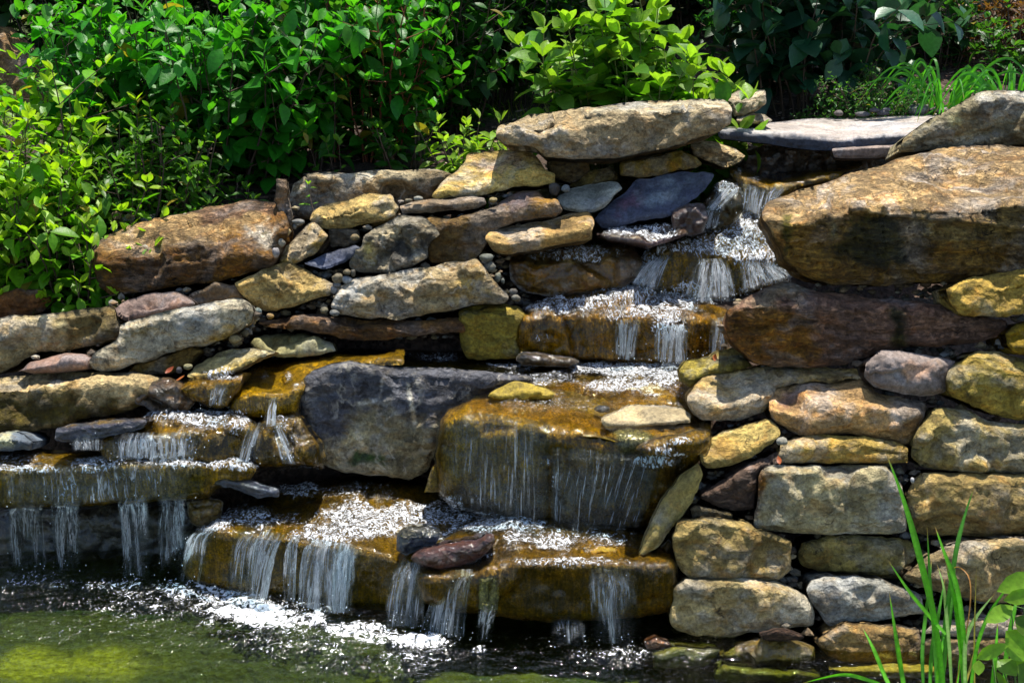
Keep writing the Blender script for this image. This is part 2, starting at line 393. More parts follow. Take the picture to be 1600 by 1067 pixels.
slate = (.10, .115, .15); purple = (.125, .095, .11); gold = (.28, .185, .006); dark = (.045, .038, .026); pale = (.5, .46, .37); mossd = (.05, .042, .012)
blue = (.045, .06, .12)

# --- top of the falls
rock('capstone', 'long grey-tan capstone with a flat pale top, under the leafy bright green bush', 'P',
     [(775, 215), (778, 198), (830, 180), (900, 168), (1000, 160), (1080, 154), (1130, 155), (1145, 168), (1142, 195), (1100, 215), (1040, 232), (960, 248), (900, 250), (850, 245), (830, 230), (790, 225)],
     6.2, [(776, 207), (830, 194), (930, 176), (1050, 170), (1143, 172)], s=.02, T=.4, col=(.36, .3, .21), var=.35, zones=[([(900, 170), (1145, 150), (1145, 172), (1050, 172), (930, 178)], pale, 4)])
rock('angular_stone', 'angular yellow-tan stone behind the right end of the long capstone', 'K', [(700, 45), (760, 22), (830, 0), (940, 0), (948, 70), (870, 110), (790, 140), (765, 75)],
     6.75, [(700, 50), (800, 55), (860, 60), (948, 10)], s=.3, col=tan, T=.25)
rock('flat_stone', 'small flat tan stone under the angular yellow-tan stone', 'K', [(800, 150), (815, 118), (860, 112), (940, 120), (985, 155), (940, 172), (820, 185)], 6.72, [(800, 150), (985, 158)], col=tan2, T=.2)
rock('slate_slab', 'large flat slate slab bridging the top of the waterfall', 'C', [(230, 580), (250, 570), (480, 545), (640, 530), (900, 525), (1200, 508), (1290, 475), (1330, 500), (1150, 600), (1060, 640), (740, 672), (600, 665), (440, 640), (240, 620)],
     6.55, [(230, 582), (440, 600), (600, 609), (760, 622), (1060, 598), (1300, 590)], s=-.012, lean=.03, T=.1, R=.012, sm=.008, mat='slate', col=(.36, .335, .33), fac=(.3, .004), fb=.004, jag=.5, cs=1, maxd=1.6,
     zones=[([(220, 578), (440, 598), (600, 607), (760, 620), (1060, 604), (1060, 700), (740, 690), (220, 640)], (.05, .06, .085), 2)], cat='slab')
rock('slate_slab', 'thin broken slate layer tucked under the right front of the large slab', 'C', [(742, 665), (765, 642), (1060, 600), (1160, 610), (1100, 690), (930, 708), (750, 705)],
     6.5, [(742, 668), (1060, 650), (1160, 640)], s=.0, lean=.02, T=.15, R=.012, sm=.008, mat='slate', col=(.2, .17, .16), fac=(.3, .004), fb=.004, jag=.5, cs=1, cat='slab')
rock('boulder', 'sloping lichen-spotted grey boulder at the right edge beside the slate slab', 'C', [(1030, 685), (1060, 610), (1150, 550), (1260, 490), (1400, 410), (1480, 398), (1600, 405), (1700, 480), (1700, 640), (1500, 655), (1200, 665)],
     6.0, [(1040, 630), (1150, 568), (1280, 505), (1400, 440), (1480, 425), (1700, 440)], s=.2, col=(.3, .27, .19), T=.5, R=.06, zones=[([(1275, 530), (1310, 525), (1315, 560), (1280, 565)], (.45, .46, .3), 6), ([(1400, 410), (1600, 402), (1600, 430), (1400, 440)], pale, 8)])
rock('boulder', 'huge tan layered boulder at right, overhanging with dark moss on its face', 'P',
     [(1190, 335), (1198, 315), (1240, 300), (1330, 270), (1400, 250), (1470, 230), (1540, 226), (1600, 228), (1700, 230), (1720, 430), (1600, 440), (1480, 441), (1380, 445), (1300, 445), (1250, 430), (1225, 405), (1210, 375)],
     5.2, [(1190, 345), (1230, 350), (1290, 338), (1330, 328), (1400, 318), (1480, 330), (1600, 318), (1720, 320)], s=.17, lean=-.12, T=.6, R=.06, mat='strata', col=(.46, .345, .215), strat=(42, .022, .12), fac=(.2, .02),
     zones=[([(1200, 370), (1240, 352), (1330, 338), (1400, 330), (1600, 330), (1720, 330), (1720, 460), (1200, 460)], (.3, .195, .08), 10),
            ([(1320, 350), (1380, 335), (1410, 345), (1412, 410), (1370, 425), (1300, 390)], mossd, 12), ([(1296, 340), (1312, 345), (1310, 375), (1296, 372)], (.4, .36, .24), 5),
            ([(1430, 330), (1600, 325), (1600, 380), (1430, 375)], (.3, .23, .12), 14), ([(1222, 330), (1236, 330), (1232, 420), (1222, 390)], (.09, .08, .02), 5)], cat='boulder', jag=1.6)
rock('stone', 'small banded tan and white stone beside the slab over the falls', 'K', [(570, 280), (610, 260), (700, 258), (800, 290), (850, 330), (830, 350), (770, 380), (720, 383), (640, 350), (590, 320)], 6.42, [(570, 290), (700, 290), (850, 335)], mat='strata', col=tan2, strat=(60, .008, .3), T=.2)
rock('block', 'olive brown block wedged under the long capstone', 'K', [(215, 360), (240, 340), (420, 318), (540, 303), (600, 330), (630, 370), (600, 390), (440, 420), (300, 440), (220, 425)], 6.33, [(215, 372), (420, 345), (630, 350)], col=(.22, .16, .05), T=.25)
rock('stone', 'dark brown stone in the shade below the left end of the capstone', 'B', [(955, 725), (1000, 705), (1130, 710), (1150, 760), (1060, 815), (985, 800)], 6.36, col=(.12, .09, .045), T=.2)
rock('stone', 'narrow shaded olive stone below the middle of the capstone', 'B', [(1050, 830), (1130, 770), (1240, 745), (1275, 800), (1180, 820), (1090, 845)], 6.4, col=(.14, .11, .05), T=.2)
rock('flat_stone', 'pale blue-grey five-sided flat stone beside the dark slate', 'B', [(1000, 880), (1050, 850), (1200, 810), (1270, 815), (1292, 840), (1210, 930), (1170, 952), (1030, 935), (1005, 905)], 6.18,
     [(1000, 905), (1040, 918), (1170, 930), (1292, 845)], s=.45, mat='slate', col=(.3, .31, .29), T=.2, R=.02, fac=(.2, .008))
rock('slate_rock', 'big tilted blue-purple slate left of the top fall', 'K', [(90, 650), (110, 620), (240, 520), (300, 450), (420, 428), (520, 418), (640, 405), (690, 425), (670, 470), (590, 550), (500, 600), (475, 640), (350, 652), (220, 682), (120, 697)],
     6.16, [(90, 672), (240, 655), (350, 630), (480, 612), (690, 520)], s=.75, mat='slate', col=(.075, .085, .125), T=.3, R=.02, fac=(.2, .015), zones=[([(240, 540), (330, 480), (350, 560), (240, 620)], (.12, .085, .12), 14), ([(330, 500), (560, 440), (520, 540), (360, 600)], (.17, .2, .24), 16)])
rock('flat_stone', 'flat wet stone glinting at the foot of the tilted slate', 'K', [(95, 720), (200, 690), (400, 672), (540, 685), (560, 720), (470, 750), (380, 790), (300, 775), (160, 745)], 6.02, [(95, 732), (300, 757), (400, 752), (560, 715)], s=.1, mat='wet', col=(.12, .09, .1), T=.3, R=.02)
rock('stone', 'dark wet stone between the tilted slate and the top fall', 'K', [(478, 610), (540, 565), (640, 570), (660, 640), (640, 710), (560, 735), (480, 705)], 6.12, [(478, 625), (560, 598), (660, 610)], s=.3, mat='wet', col=(.06, .04, .035), T=.3)
rock('lip_stone', 'golden wet lip stone under the slab where the top fall pours', 'K', [(768, 400), (800, 360), (860, 330), (1200, 330), (1480, 350), (1300, 440), (1100, 500), (1000, 600), (930, 650), (820, 590), (785, 470)],
     6.42, [(770, 412), (850, 452), (960, 490), (1090, 478), (1300, 430)], s=.02, lean=.25, mat='algae', col=(.3, .2, .015), T=.3, R=.03, fac=(.2, .01))
rock('rock', 'added dark rock standing in for shade in the hollow under the slate slab', 'P', [(1140, 262), (1150, 236), (1200, 226), (1300, 232), (1400, 240), (1420, 262), (1300, 285), (1180, 290)], 6.78, mat='wet', col=(.06, .045, .03), T=.3)  # extra rock, dark so that the hollow under the slab reads as shade
rock('chute_stone', 'wet sloping stone under the white chute left of the top fall', 'K', [(620, 640), (640, 565), (700, 480), (775, 435), (835, 520), (840, 600), (760, 680), (680, 720)], 6.3, [(620, 600), (700, 590), (840, 560)], s=.55, mat='wet', col=(.1, .08, .05), T=.3)
rock('step_stone', 'upper golden step stone under the twin white falls', 'K', [(270, 985), (290, 890), (360, 800), (420, 768), (560, 735), (680, 690), (800, 610), (930, 610), (1000, 760), (1080, 930), (950, 1010), (700, 1060), (500, 1030)],
     6.12, [(270, 870), (360, 830), (480, 806), (720, 826), (1000, 860), (1080, 900)], s=.5, lean=.2, mat='algae', col=gold, T=.4, R=.05, fac=(.2, .03))
# --- left bank, upper rows
rock('boulder', 'long brown boulder with white patches lying under the bushes', 'J', [(150, 250), (165, 190), (230, 145), (300, 138), (400, 142), (540, 130), (690, 130), (800, 122), (880, 150), (800, 220), (780, 262), (640, 305), (560, 330), (300, 345), (200, 345), (160, 330)],
     6.4, [(155, 200), (230, 158), (400, 158), (690, 148), (880, 150)], s=.1, mat='vein', col=(.24, .2, .14), T=.4, R=.05, zones=[([(400, 135), (720, 130), (700, 175), (480, 180)], (.45, .4, .3), 9)])
rock('standing_stone', 'narrow dark stone standing on end beside the big brown boulder', 'J', [(90, 168), (138, 168), (150, 270), (160, 350), (150, 385), (118, 385), (112, 330), (75, 270)], 6.1, None, col=(.2, .15, .11), T=.1, R=.02, lean=.3)
rock('flat_stone', 'rounded tan flat stone in front of the white-patched boulder', 'J', [(243, 350), (260, 320), (300, 288), (500, 238), (605, 242), (642, 300), (620, 340), (560, 365), (400, 387), (300, 390), (260, 375)], 6.1, [(245, 345), (330, 315), (480, 283), (600, 262), (642, 290)], s=.3, col=tan, T=.3, R=.06)
rock('slab', 'broad yellow-tan slab with a pinkish top near the middle of the bank', 'J', [(778, 250), (820, 195), (910, 120), (950, 60), (1060, 43), (1200, 33), (1260, 82), (1300, 130), (1337, 150), (1332, 195), (1160, 205), (1030, 235), (800, 264)],
     6.2, [(778, 232), (900, 218), (1050, 190), (1160, 165), (1300, 143), (1337, 152)], s=.42, col=(.5, .39, .19), T=.3, R=.02, sm=.01, fac=(.22, .014), zones=[([(960, 90), (1080, 80), (1090, 140), (980, 125)], (.42, .3, .22), 12), ([(1110, 60), (1220, 90), (1190, 130), (1100, 120)], (.44, .32, .22), 12)], cat='slab')
rock('flat_stone', 'thin grey-brown bar of stone below the yellow-tan slab', 'J', [(638, 288), (690, 272), (950, 250), (1020, 248), (1032, 282), (980, 302), (800, 322), (650, 330)], 6.1, [(638, 298), (800, 285), (1032, 262)], s=.2, col=(.27, .22, .17), T=.25, R=.03, fac=(.2, .008))
rock('ledge_rock', 'long dark brown ledge rock with a peaked purple hump', 'J', [(760, 345), (900, 340), (1050, 300), (1140, 240), (1210, 215), (1260, 225), (1290, 256), (1350, 262), (1368, 310), (1330, 345), (1150, 365), (1050, 410), (1010, 480), (960, 540), (840, 562), (770, 545), (750, 430)],
     6.02, [(755, 362), (930, 355), (1060, 335), (1180, 300), (1290, 290), (1368, 285)], s=.35, col=(.17, .115, .055), T=.35, zones=[([(1050, 320), (1150, 235), (1270, 220), (1290, 280), (1150, 310)], (.13, .1, .1), 8), ([(1240, 270), (1360, 262), (1365, 300), (1260, 300)], (.4, .24, .08), 8)])
rock('boulder', 'contorted charcoal boulder with tan swirls beside the brown ledge rock', 'J', [(418, 560), (418, 490), (470, 470), (480, 420), (560, 378), (640, 332), (740, 332), (800, 378), (827, 420), (790, 445), (760, 480), (772, 520), (690, 562), (600, 592), (520, 582), (450, 582)],
     5.94, [(420, 500), (490, 440), (560, 410), (660, 375), (760, 395), (827, 425)], s=.5, mat='vein', col=(.2, .18, .14), T=.35, fac=(.12, .05), fb=.03,
     zones=[([(480, 470), (520, 450), (530, 560), (500, 570)], (.5, .42, .22), 6), ([(660, 460), (700, 470), (750, 530), (700, 550)], (.55, .5, .38), 5), ([(520, 420), (640, 370), (660, 400), (560, 440)], (.5, .45, .34), 7), ([(560, 470), (650, 460), (700, 500), (640, 540), (560, 530)], (.08, .075, .06), 8)], h=3)
rock('flat_stone', 'oblong tan stone lying on the brown wet-topped rock', 'J', [(1020, 440), (1040, 400), (1130, 375), (1290, 358), (1420, 325), (1480, 316), (1510, 350), (1497, 440), (1400, 457), (1250, 487), (1110, 505), (1060, 492)], 5.93, [(1020, 440), (1110, 458), (1300, 428), (1510, 388)], s=.2, col=(.42, .31, .17), T=.35, R=.045, fac=(.2, .012))
rock('boulder', 'brown block with a wet glinting top beside the middle fall', 'E', [(786, 260), (790, 165), (830, 138), (1000, 128), (1160, 98), (1250, 92), (1340, 110), (1380, 180), (1370, 250), (1300, 295), (1180, 305), (1000, 332), (880, 327), (840, 310)],
     6.06, [(786, 185), (900, 188), (1080, 172), (1250, 165), (1380, 180)], s=.25, mat='wet', col=(.17, .1, .03), T=.4, R=.04, zones=[([(800, 150), (1000, 130), (1250, 95), (1330, 130), (1250, 165), (1080, 172), (900, 188)], (.3, .24, .14), 8)])
rock('boulder', 'big grey rock with a rough tan right shoulder and blue-grey left end', 'J', [(328, 730), (350, 680), (390, 640), (450, 605), (560, 600), (740, 570), (860, 545), (980, 521), (1012, 560), (1060, 620), (1132, 690), (1110, 717), (950, 742), (800, 772), (640, 797), (530, 792), (400, 777), (340, 755)],
     5.78, [(330, 712), (420, 668), (560, 650), (700, 650), (800, 625), (900, 590), (1000, 580), (1132, 690)], s=.5, mat='vein', col=(.3, .25, .17), T=.4, fac=(.17, .045), fb=.02, zones=[([(330, 720), (450, 605), (720, 575), (740, 610), (560, 650), (430, 700)], (.42, .42, .4), 14), ([(870, 620), (1000, 580), (1050, 680), (900, 720)], (.46, .35, .18), 14)], h=4)
rock('boulder', 'triangular tan rock with one bright face under the brown boulder', 'D', [(1045, 275), (1090, 253), (1180, 213), (1270, 183), (1312, 190), (1400, 238), (1485, 280), (1472, 330), (1400, 352), (1300, 382), (1190, 404), (1120, 372), (1065, 322)],
     5.83, [(1045, 285), (1150, 258), (1240, 240), (1330, 300), (1485, 312)], s=.6, col=tan, T=.35, fac=(.14, .04), h=3.4)
rock('shard', 'leaning tan shard right of the big brown boulder', 'J', [(103, 540), (130, 480), (230, 370), (258, 362), (325, 420), (312, 445), (260, 505), (180, 545)], 5.96, [(103, 545), (180, 520), (250, 455), (325, 422)], s=.6, col=(.4, .3, .14), T=.3, R=.03)
rock('flat_stone', 'smooth dark blue slate lying below the tan shard', 'J', [(215, 545), (330, 500), (440, 463), (475, 475), (400, 542), (320, 578), (270, 572)], 5.93, [(215, 552), (320, 560), (400, 530), (475, 478)], s=.5, mat='slate', col=(.06, .07, .11), T=.25, R=.02)
rock('stone', 'dark olive stone in the recess under the rounded tan flat stone', 'J', [(330, 398), (460, 390), (480, 440), (425, 475), (330, 475)], 6.12, col=(.15, .11, .05), T=.2)
rock('ledge_rock', 'long thin reddish brown layered ledge under the grey rock', 'J', [(0, 812), (180, 783), (300, 773), (450, 798), (700, 800), (900, 785), (935, 850), (720, 872), (560, 887), (380, 882), (250, 852), (100, 842)], 5.76, [(0, 820), (250, 808), (450, 826), (935, 815)], s=.1, mat='strata', col=(.2, .12, .06), strat=(50, .01, .05), T=.4, R=.03)
rock('flat_stone', 'low mossy grey flat stone at the back of the still pool', 'J', [(-30, 905), (0, 868), (100, 863), (220, 863), (340, 900), (360, 938), (250, 965), (120, 970), (0, 940)], 5.72, [(-30, 930), (120, 945), (360, 930)], s=.2, mat='smooth', col=(.24, .23, .14), T=.3)
# --- left bank, big brown and lower
rock('boulder', 'big reddish brown boulder with a sloping tan top beside the bright shrub', 'P', [(142, 397), (150, 375), (200, 352), (270, 335), (330, 322), (400, 311), (430, 314), (446, 335), (452, 355), (440, 400), (420, 416), (380, 431), (330, 441), (260, 451), (175, 462), (155, 450), (146, 420)],
     5.88, [(143, 402), (180, 403), (260, 393), (310, 380), (350, 393), (405, 390), (440, 365), (452, 350)], s=.4, mat='strata', col=(.17, .095, .035), T=.5, R=.05, strat=(26, .02, -.1), fac=(.25, .04),
     zones=[([(150, 385), (205, 350), (330, 320), (400, 310), (425, 345), (330, 375), (210, 395)], (.42, .31, .19), 9), ([(385, 360), (420, 345), (440, 390), (405, 385)], (.5, .46, .4), 7), ([(300, 330), (420, 312), (440, 330), (330, 352)], (.2, .13, .09), 7)], cat='boulder')
rock('rock', 'rusty brown rock at the left edge half under the shrub', 'D', [(-60, 330), (0, 318), (200, 308), (235, 340), (205, 400), (60, 427), (-60, 430)], 5.95, [(-60, 345), (235, 335)], s=.2, col=(.2, .1, .05), T=.3)
rock('boulder', 'two-toned grey and brown rock at the left edge below the shrub', 'L', [(-90, 230), (60, 218), (350, 198), (600, 160), (690, 148), (722, 180), (744, 270), (722, 350), (600, 402), (420, 432), (240, 432), (120, 502), (0, 572), (-90, 590)],
     5.62, [(-90, 245), (60, 232), (350, 215), (690, 165), (744, 200)], s=.3, col=(.36, .3, .19), T=.4, R=.05, zones=[([(390, 215), (700, 150), (740, 300), (600, 400), (400, 420)], (.14, .11, .055), 16), ([(375, 260), (395, 260), (400, 400), (380, 400)], (.5, .45, .3), 6)])
rock('boulder', 'long pale grey stone leaning up to the right beside the two-toned rock', 'L', [(548, 490), (590, 430), (720, 368), (735, 300), (755, 268), (960, 213), (1100, 173), (1350, 118), (1500, 108), (1570, 138), (1588, 190), (1572, 250), (1480, 312), (1330, 392), (1250, 402), (1180, 397), (1040, 452), (860, 512), (700, 562), (620, 564), (560, 532)],
     5.48, [(548, 480), (740, 300), (960, 235), (1100, 195), (1350, 145), (1588, 170)], s=.5, mat='vein', col=(.42, .39, .32), T=.35, R=.045, fac=(.2, .03), zones=[([(1180, 400), (1480, 300), (1580, 220), (1570, 260), (1330, 395)], (.36, .26, .1), 12), ([(730, 330), (960, 290), (900, 330), (740, 370)], (.2, .17, .1), 10)])
rock('flat_stone', 'purple-brown flat stone in the shade of the big brown boulder', 'L', [(713, 172), (800, 108), (980, 73), (1090, 63), (1200, 118), (1222, 140), (1000, 202), (850, 242), (780, 242), (730, 204)], 5.7, [(713, 195), (850, 225), (1222, 135)], s=.5, mat='smooth', col=(.17, .13, .12), T=.3, R=.03)
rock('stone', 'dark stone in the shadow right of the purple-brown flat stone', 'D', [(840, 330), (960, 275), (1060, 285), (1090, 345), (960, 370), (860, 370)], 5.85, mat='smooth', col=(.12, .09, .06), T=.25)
rock('flat_stone', 'small smooth maroon stone sitting on the pale-topped left slab', 'L', [(103, 562), (200, 498), (420, 448), (500, 448), (548, 482), (548, 542), (400, 567), (200, 582)], 5.46, [(103, 560), (230, 530), (420, 505), (548, 490)], s=.35, mat='smooth', col=(.2, .14, .12), T=.25, R=.04)
rock('ledge_rock', 'pale-topped slab with a wet mossy face at the left edge', 'L', [(-90, 600), (0, 593), (250, 573), (640, 563), (900, 568), (980, 588), (1045, 630), (1000, 692), (880, 772), (780, 812), (600, 842), (400, 905), (0, 960), (-90, 960)],
     5.34, [(-90, 655), (100, 660), (330, 665), (520, 655), (700, 640), (860, 612), (1045, 620)], s=.05, lean=.3, mat='stone', col=tan2, T=.4, R=.05, zones=[([(-90, 690), (300, 690), (600, 740), (780, 745), (900, 740), (900, 860), (0, 980), (-90, 980)], (.07, .055, .015), 18)], jag=1.6)
rock('slate_bar', 'dark blue slate bar pointing into the left stream', 'L', [(343, 990), (358, 920), (450, 888), (700, 862), (900, 845), (925, 875), (880, 922), (640, 975), (450, 995), (370, 1000)], 5.13, [(343, 925), (600, 898), (925, 857)], s=.15, mat='wet', col=(.05, .05, .075), T=.25, R=.02, fac=(.2, .008), zones=[([(400, 900), (700, 868), (900, 850), (860, 872), (600, 893)], (.2, .13, .03), 5)])
rock('cobble', 'rounded pale and blue cobble at the left edge above the left ledge', 'L', [(-90, 965), (20, 935), (90, 945), (165, 960), (212, 1002), (190, 1052), (60, 1064), (-90, 1064)], 5.12, [(-90, 965), (212, 1000)], mat='smooth', col=(.1, .12, .15), T=.3, R=.09, zones=[([(-30, 945), (70, 940), (80, 1000), (30, 1020), (-30, 1020)], (.3, .31, .24), 8)])
rock('rock', 'brown weathered rock under the pale grey leaning stone', 'L', [(790, 565), (850, 505), (1040, 445), (1190, 385), (1260, 428), (1190, 510), (1060, 575), (900, 585)], 5.56, [(790, 560), (1040, 490), (1260, 430)], s=.7, col=(.26, .19, .09), T=.25)
rock('flat_stone', 'pale flat stone sloping down to the golden shelf', 'L', [(1170, 592), (1230, 518), (1350, 458), (1450, 418), (1600, 418), (1720, 440), (1570, 505), (1500, 545), (1300, 610)], 5.42, [(1170, 605), (1300, 605), (1500, 548), (1720, 455)], s=.32, mat='stone', col=(.46, .4, .24), T=.3, R=.02, fac=(.2, .01))
rock('rock', 'small rough dark brown rock where dead leaves lie by the left stream', 'D', [(600, 800), (680, 720), (760, 700), (830, 720), (880, 800), (830, 850), (700, 860)], 5.36, [(600, 770), (760, 735), (880, 790)], s=.3, mat='wet', col=(.08, .055, .03), T=.3)
rock('shelf_stone', 'small golden shelf stone with a blue trickle', 'D', [(790, 745), (830, 715), (980, 695), (1090, 670), (1060, 760), (1020, 830), (930, 830), (860, 805)], 5.34, [(790, 752), (900, 728), (1040, 730), (1090, 700)], s=.1, mat='algae', col=(.28, .18, .012), T=.35, R=.03)
rock('shelf_stone', 'broad golden algae-covered shelf stone left of the dark-topped boulder', 'D', [(1020, 835), (1028, 770), (1080, 690), (1200, 620), (1450, 580), (1650, 595), (1800, 570), (1800, 640), (1450, 650), (1360, 700), (1345, 800), (1330, 875), (1200, 890), (1080, 875)],
     5.34, [(1022, 790), (1150, 772), (1260, 775), (1345, 750), (1800, 680)], s=.02, lean=.2, mat='algae', col=(.38, .26, .006), T=.4, R=.05, fac=(.25, .012), maxd=1.0)
rock('step_stone', 'golden step stone in the left stream under the slate bar', 'D', [(450, 1010), (465, 950), (560, 915), (700, 850), (830, 825), (1000, 838), (1085, 880), (1145, 910), (1140, 1010), (1080, 1075), (900, 1085), (640, 1085), (480, 1080)],
     5.16, [(455, 962), (600, 968), (760, 955), (900, 938), (1145, 930)], s=.03, lean=.15, mat='algae', col=gold, T=.45, R=.04, maxd=.6)
rock('rock', 'dark golden wet rock between the left step and the big boulder', 'D', [(1090, 950), (1190, 885), (1330, 870), (1420, 1000), (1440, 1090), (1130, 1090)], 5.16, [(1090, 950), (1250, 915), (1440, 1000)], s=.6, lean=.4, mat='algae', col=(.15, .1, .012), T=.4, R=.06)
rock('ledge_stone', 'wide golden ledge at the lower left with water dripping off its edge', 'G', [(-90, 20), (0, 20), (300, 45), (600, 45), (900, 40), (1080, 75), (1140, 110), (1120, 170), (960, 200), (930, 240), (600, 262), (400, 277), (0, 287), (-90, 287)],
     5.1, [(-90, 122), (250, 122), (440, 108), (600, 106), (850, 112), (1060, 92), (1140, 115)], s=.02, lean=.02, mat='algae', col=(.26, .18, .006), T=.3, R=.04, maxd=.6, fac=(.25, .014))
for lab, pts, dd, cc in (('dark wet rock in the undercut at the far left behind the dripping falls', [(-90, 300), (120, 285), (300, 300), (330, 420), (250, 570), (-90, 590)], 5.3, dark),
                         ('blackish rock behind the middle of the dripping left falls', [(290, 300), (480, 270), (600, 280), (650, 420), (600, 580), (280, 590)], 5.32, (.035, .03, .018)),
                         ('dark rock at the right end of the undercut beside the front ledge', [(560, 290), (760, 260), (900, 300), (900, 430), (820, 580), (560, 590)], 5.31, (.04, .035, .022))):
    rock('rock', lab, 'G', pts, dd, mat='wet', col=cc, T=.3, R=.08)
rock('rock', 'mossy dark stone between the left ledge and the front ledge', 'G', [(830, 260), (930, 235), (1000, 260), (980, 330), (900, 370), (840, 350)], 5.08, mat='wet', col=(.1, .07, .015), T=.3, R=.05)
rock('cobble', 'smooth dark wet cobble lying on the right end of the left ledge', 'G', [(938, 185), (958, 145), (1010, 128), (1080, 150), (1180, 180), (1242, 202), (1247, 238), (1150, 247), (1060, 212), (960, 192)], 5.06, [(938, 178), (1010, 160), (1247, 222)], s=.5, mat='wet', col=(.06, .07, .1), T=.15, R=.04, fac=(.2, .004))
# --- middle
rock('step_block', 'olive block at the left end of the middle step', 'E', [(553, 470), (560, 400), (600, 378), (750, 362), (830, 378), (868, 420), (850, 480), (830, 535), (838, 605), (700, 614), (600, 619), (570, 565)], 5.77, [(553, 415), (700, 398), (868, 425)], s=.06, col=(.27, .22, .08), T=.4, R=.05, fac=(.2, .025))
rock('step_stone', 'mossy golden ledge of the middle step carrying white water', 'E', [(812, 520), (835, 450), (850, 372), (980, 350), (1060, 310), (1280, 285), (1600, 330), (1760, 400), (1760, 640), (1560, 640), (1400, 635), (1240, 625), (1100, 612), (900, 607), (825, 598)],
     5.8, [(812, 505), (850, 455), (900, 440), (1100, 427), (1250, 434), (1400, 444), (1600, 460), (1760, 470)], s=.12, lean=.1, mat='algae', col=(.3, .18, .006), T=.3, R=.03, maxd=.75)
rock('stone', 'small dark wet stone in the pool below the middle step', 'E', [(818, 622), (830, 588), (870, 576), (940, 583), (1000, 593), (1060, 600), (1098, 625), (1050, 648), (920, 648), (850, 643)], 5.66, [(818, 610), (870, 596), (1098, 622)], s=.3, mat='wet', col=(.06, .045, .025), T=.15, R=.03)
rock('oval_stone', 'oval olive stone lying in the shallow stream by the boulder', 'E', [(686, 780), (720, 748), (780, 728), (820, 715), (870, 723), (960, 743), (995, 765), (980, 792), (900, 803), (760, 806)], 5.28, [(686, 775), (780, 760), (995, 772)], s=.3, mat='smooth', col=(.25, .2, .07), T=.12, R=.05)
rock('boulder', 'big pale-bottomed boulder with a charcoal upper half in the middle of the falls', 'P', [(466, 600), (490, 575), (545, 562), (600, 570), (650, 575), (700, 575), (760, 580), (830, 585), (838, 597), (760, 612), (740, 628), (705, 645), (692, 670), (680, 700), (670, 735), (640, 749), (580, 743), (530, 736), (490, 721), (472, 691), (464, 640)],
     5.4, [(466, 592), (545, 572), (600, 580), (700, 585), (838, 592)], s=.1, mat='vein', col=(.3, .27, .19), T=.4, R=.05, fac=(.22, .03), h=4.2,
     zones=[([(450, 560), (850, 560), (850, 610), (740, 640), (700, 650), (660, 665), (615, 640), (560, 640), (530, 690), (480, 690), (450, 600)], (.095, .098, .115), 13), ([(545, 720), (560, 705), (600, 705), (600, 725)], (.03, .06, .01), 5),
            ([(634, 600), (642, 600), (652, 665), (646, 665)], (.6, .56, .46), 2), ([(596, 590), (600, 590), (592, 650), (588, 650)], (.55, .5, .42), 1.6), ([(555, 628), (590, 622), (592, 628), (560, 634)], (.6, .57, .5), 2)], cat='boulder', var=.3)
rock('stone', 'small golden stone wedged beside the foot of the big boulder', 'H', [(405, 220), (440, 100), (468, 85), (500, 160), (500, 222)], 5.2, mat='algae', col=(.28, .19, .03), T=.2)
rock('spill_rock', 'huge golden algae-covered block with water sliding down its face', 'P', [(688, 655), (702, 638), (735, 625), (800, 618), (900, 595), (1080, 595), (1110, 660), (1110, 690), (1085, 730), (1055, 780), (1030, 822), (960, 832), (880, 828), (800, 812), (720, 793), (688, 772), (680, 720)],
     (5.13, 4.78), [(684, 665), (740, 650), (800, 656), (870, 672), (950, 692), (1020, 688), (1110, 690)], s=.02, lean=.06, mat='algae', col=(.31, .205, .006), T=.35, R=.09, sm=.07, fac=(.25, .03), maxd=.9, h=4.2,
     zones=[([(860, 700), (1000, 690), (1090, 690), (1060, 790), (960, 835), (850, 830)], (.2, .125, .008), 14), ([(660, 770), (760, 770), (900, 745), (1100, 730), (1100, 850), (660, 850)], (.1, .065, .006), 16), ([(955, 673), (987, 671), (1022, 680), (1028, 690), (996, 700), (990, 712), (974, 712)], (.24, .25, .24), 4)], cat='boulder')  # lowest zone: dark algae, with the fall-off of light painted in
rock('flat_stone', 'grey flat stone with a dry top lying in the right side of the stream', 'M', [(0, 500), (30, 475), (180, 405), (250, 385), (400, 375), (560, 400), (690, 415), (745, 470), (740, 535), (560, 550), (330, 580), (200, 595), (40, 590), (5, 560)], 4.98, [(0, 515), (60, 520), (280, 545), (560, 528), (745, 512)], s=.1, mat='slate', col=(.36, .31, .22), T=.2, R=.02, fac=(.2, .012), strat=None)
rock('stone', 'mossy golden lump at the right of the grey flat stone', 'M', [(290, 760), (380, 690), (560, 640), (800, 600), (900, 620), (900, 690), (800, 790), (600, 800), (400, 800)], 4.77, [(290, 745), (500, 710), (900, 650)], s=.2, mat='algae', col=gold, T=.25)
rock('leaning_slab', 'long olive slab leaning against the wall beside the golden block', 'P', [(995, 868), (1004, 843), (1030, 790), (1060, 744), (1091, 720), (1100, 740), (1086, 776), (1060, 812), (1031, 852), (1006, 874)], 4.68, None, mat='smooth', col=(.26, .22, .11), T=.12, R=.03, lean=.45, fac=(.2, .01))
rock('front_ledge', 'brown front ledge with a wide fan of falls into the pool', 'P', [(283, 885), (300, 835), (350, 803), (430, 763), (520, 746), (600, 735), (690, 750), (800, 790), (800, 840), (720, 860), (670, 890), (664, 955), (560, 950), (420, 935), (350, 920), (290, 905)],
     (5.0, 4.76), [(283, 868), (340, 832), (390, 836), (430, 842), (560, 860), (660, 882), (800, 890)], s=.06, lean=.05, mat='algae', col=(.2, .135, .006), T=.3, R=.04, maxd=1.0, fac=(.22, .025))
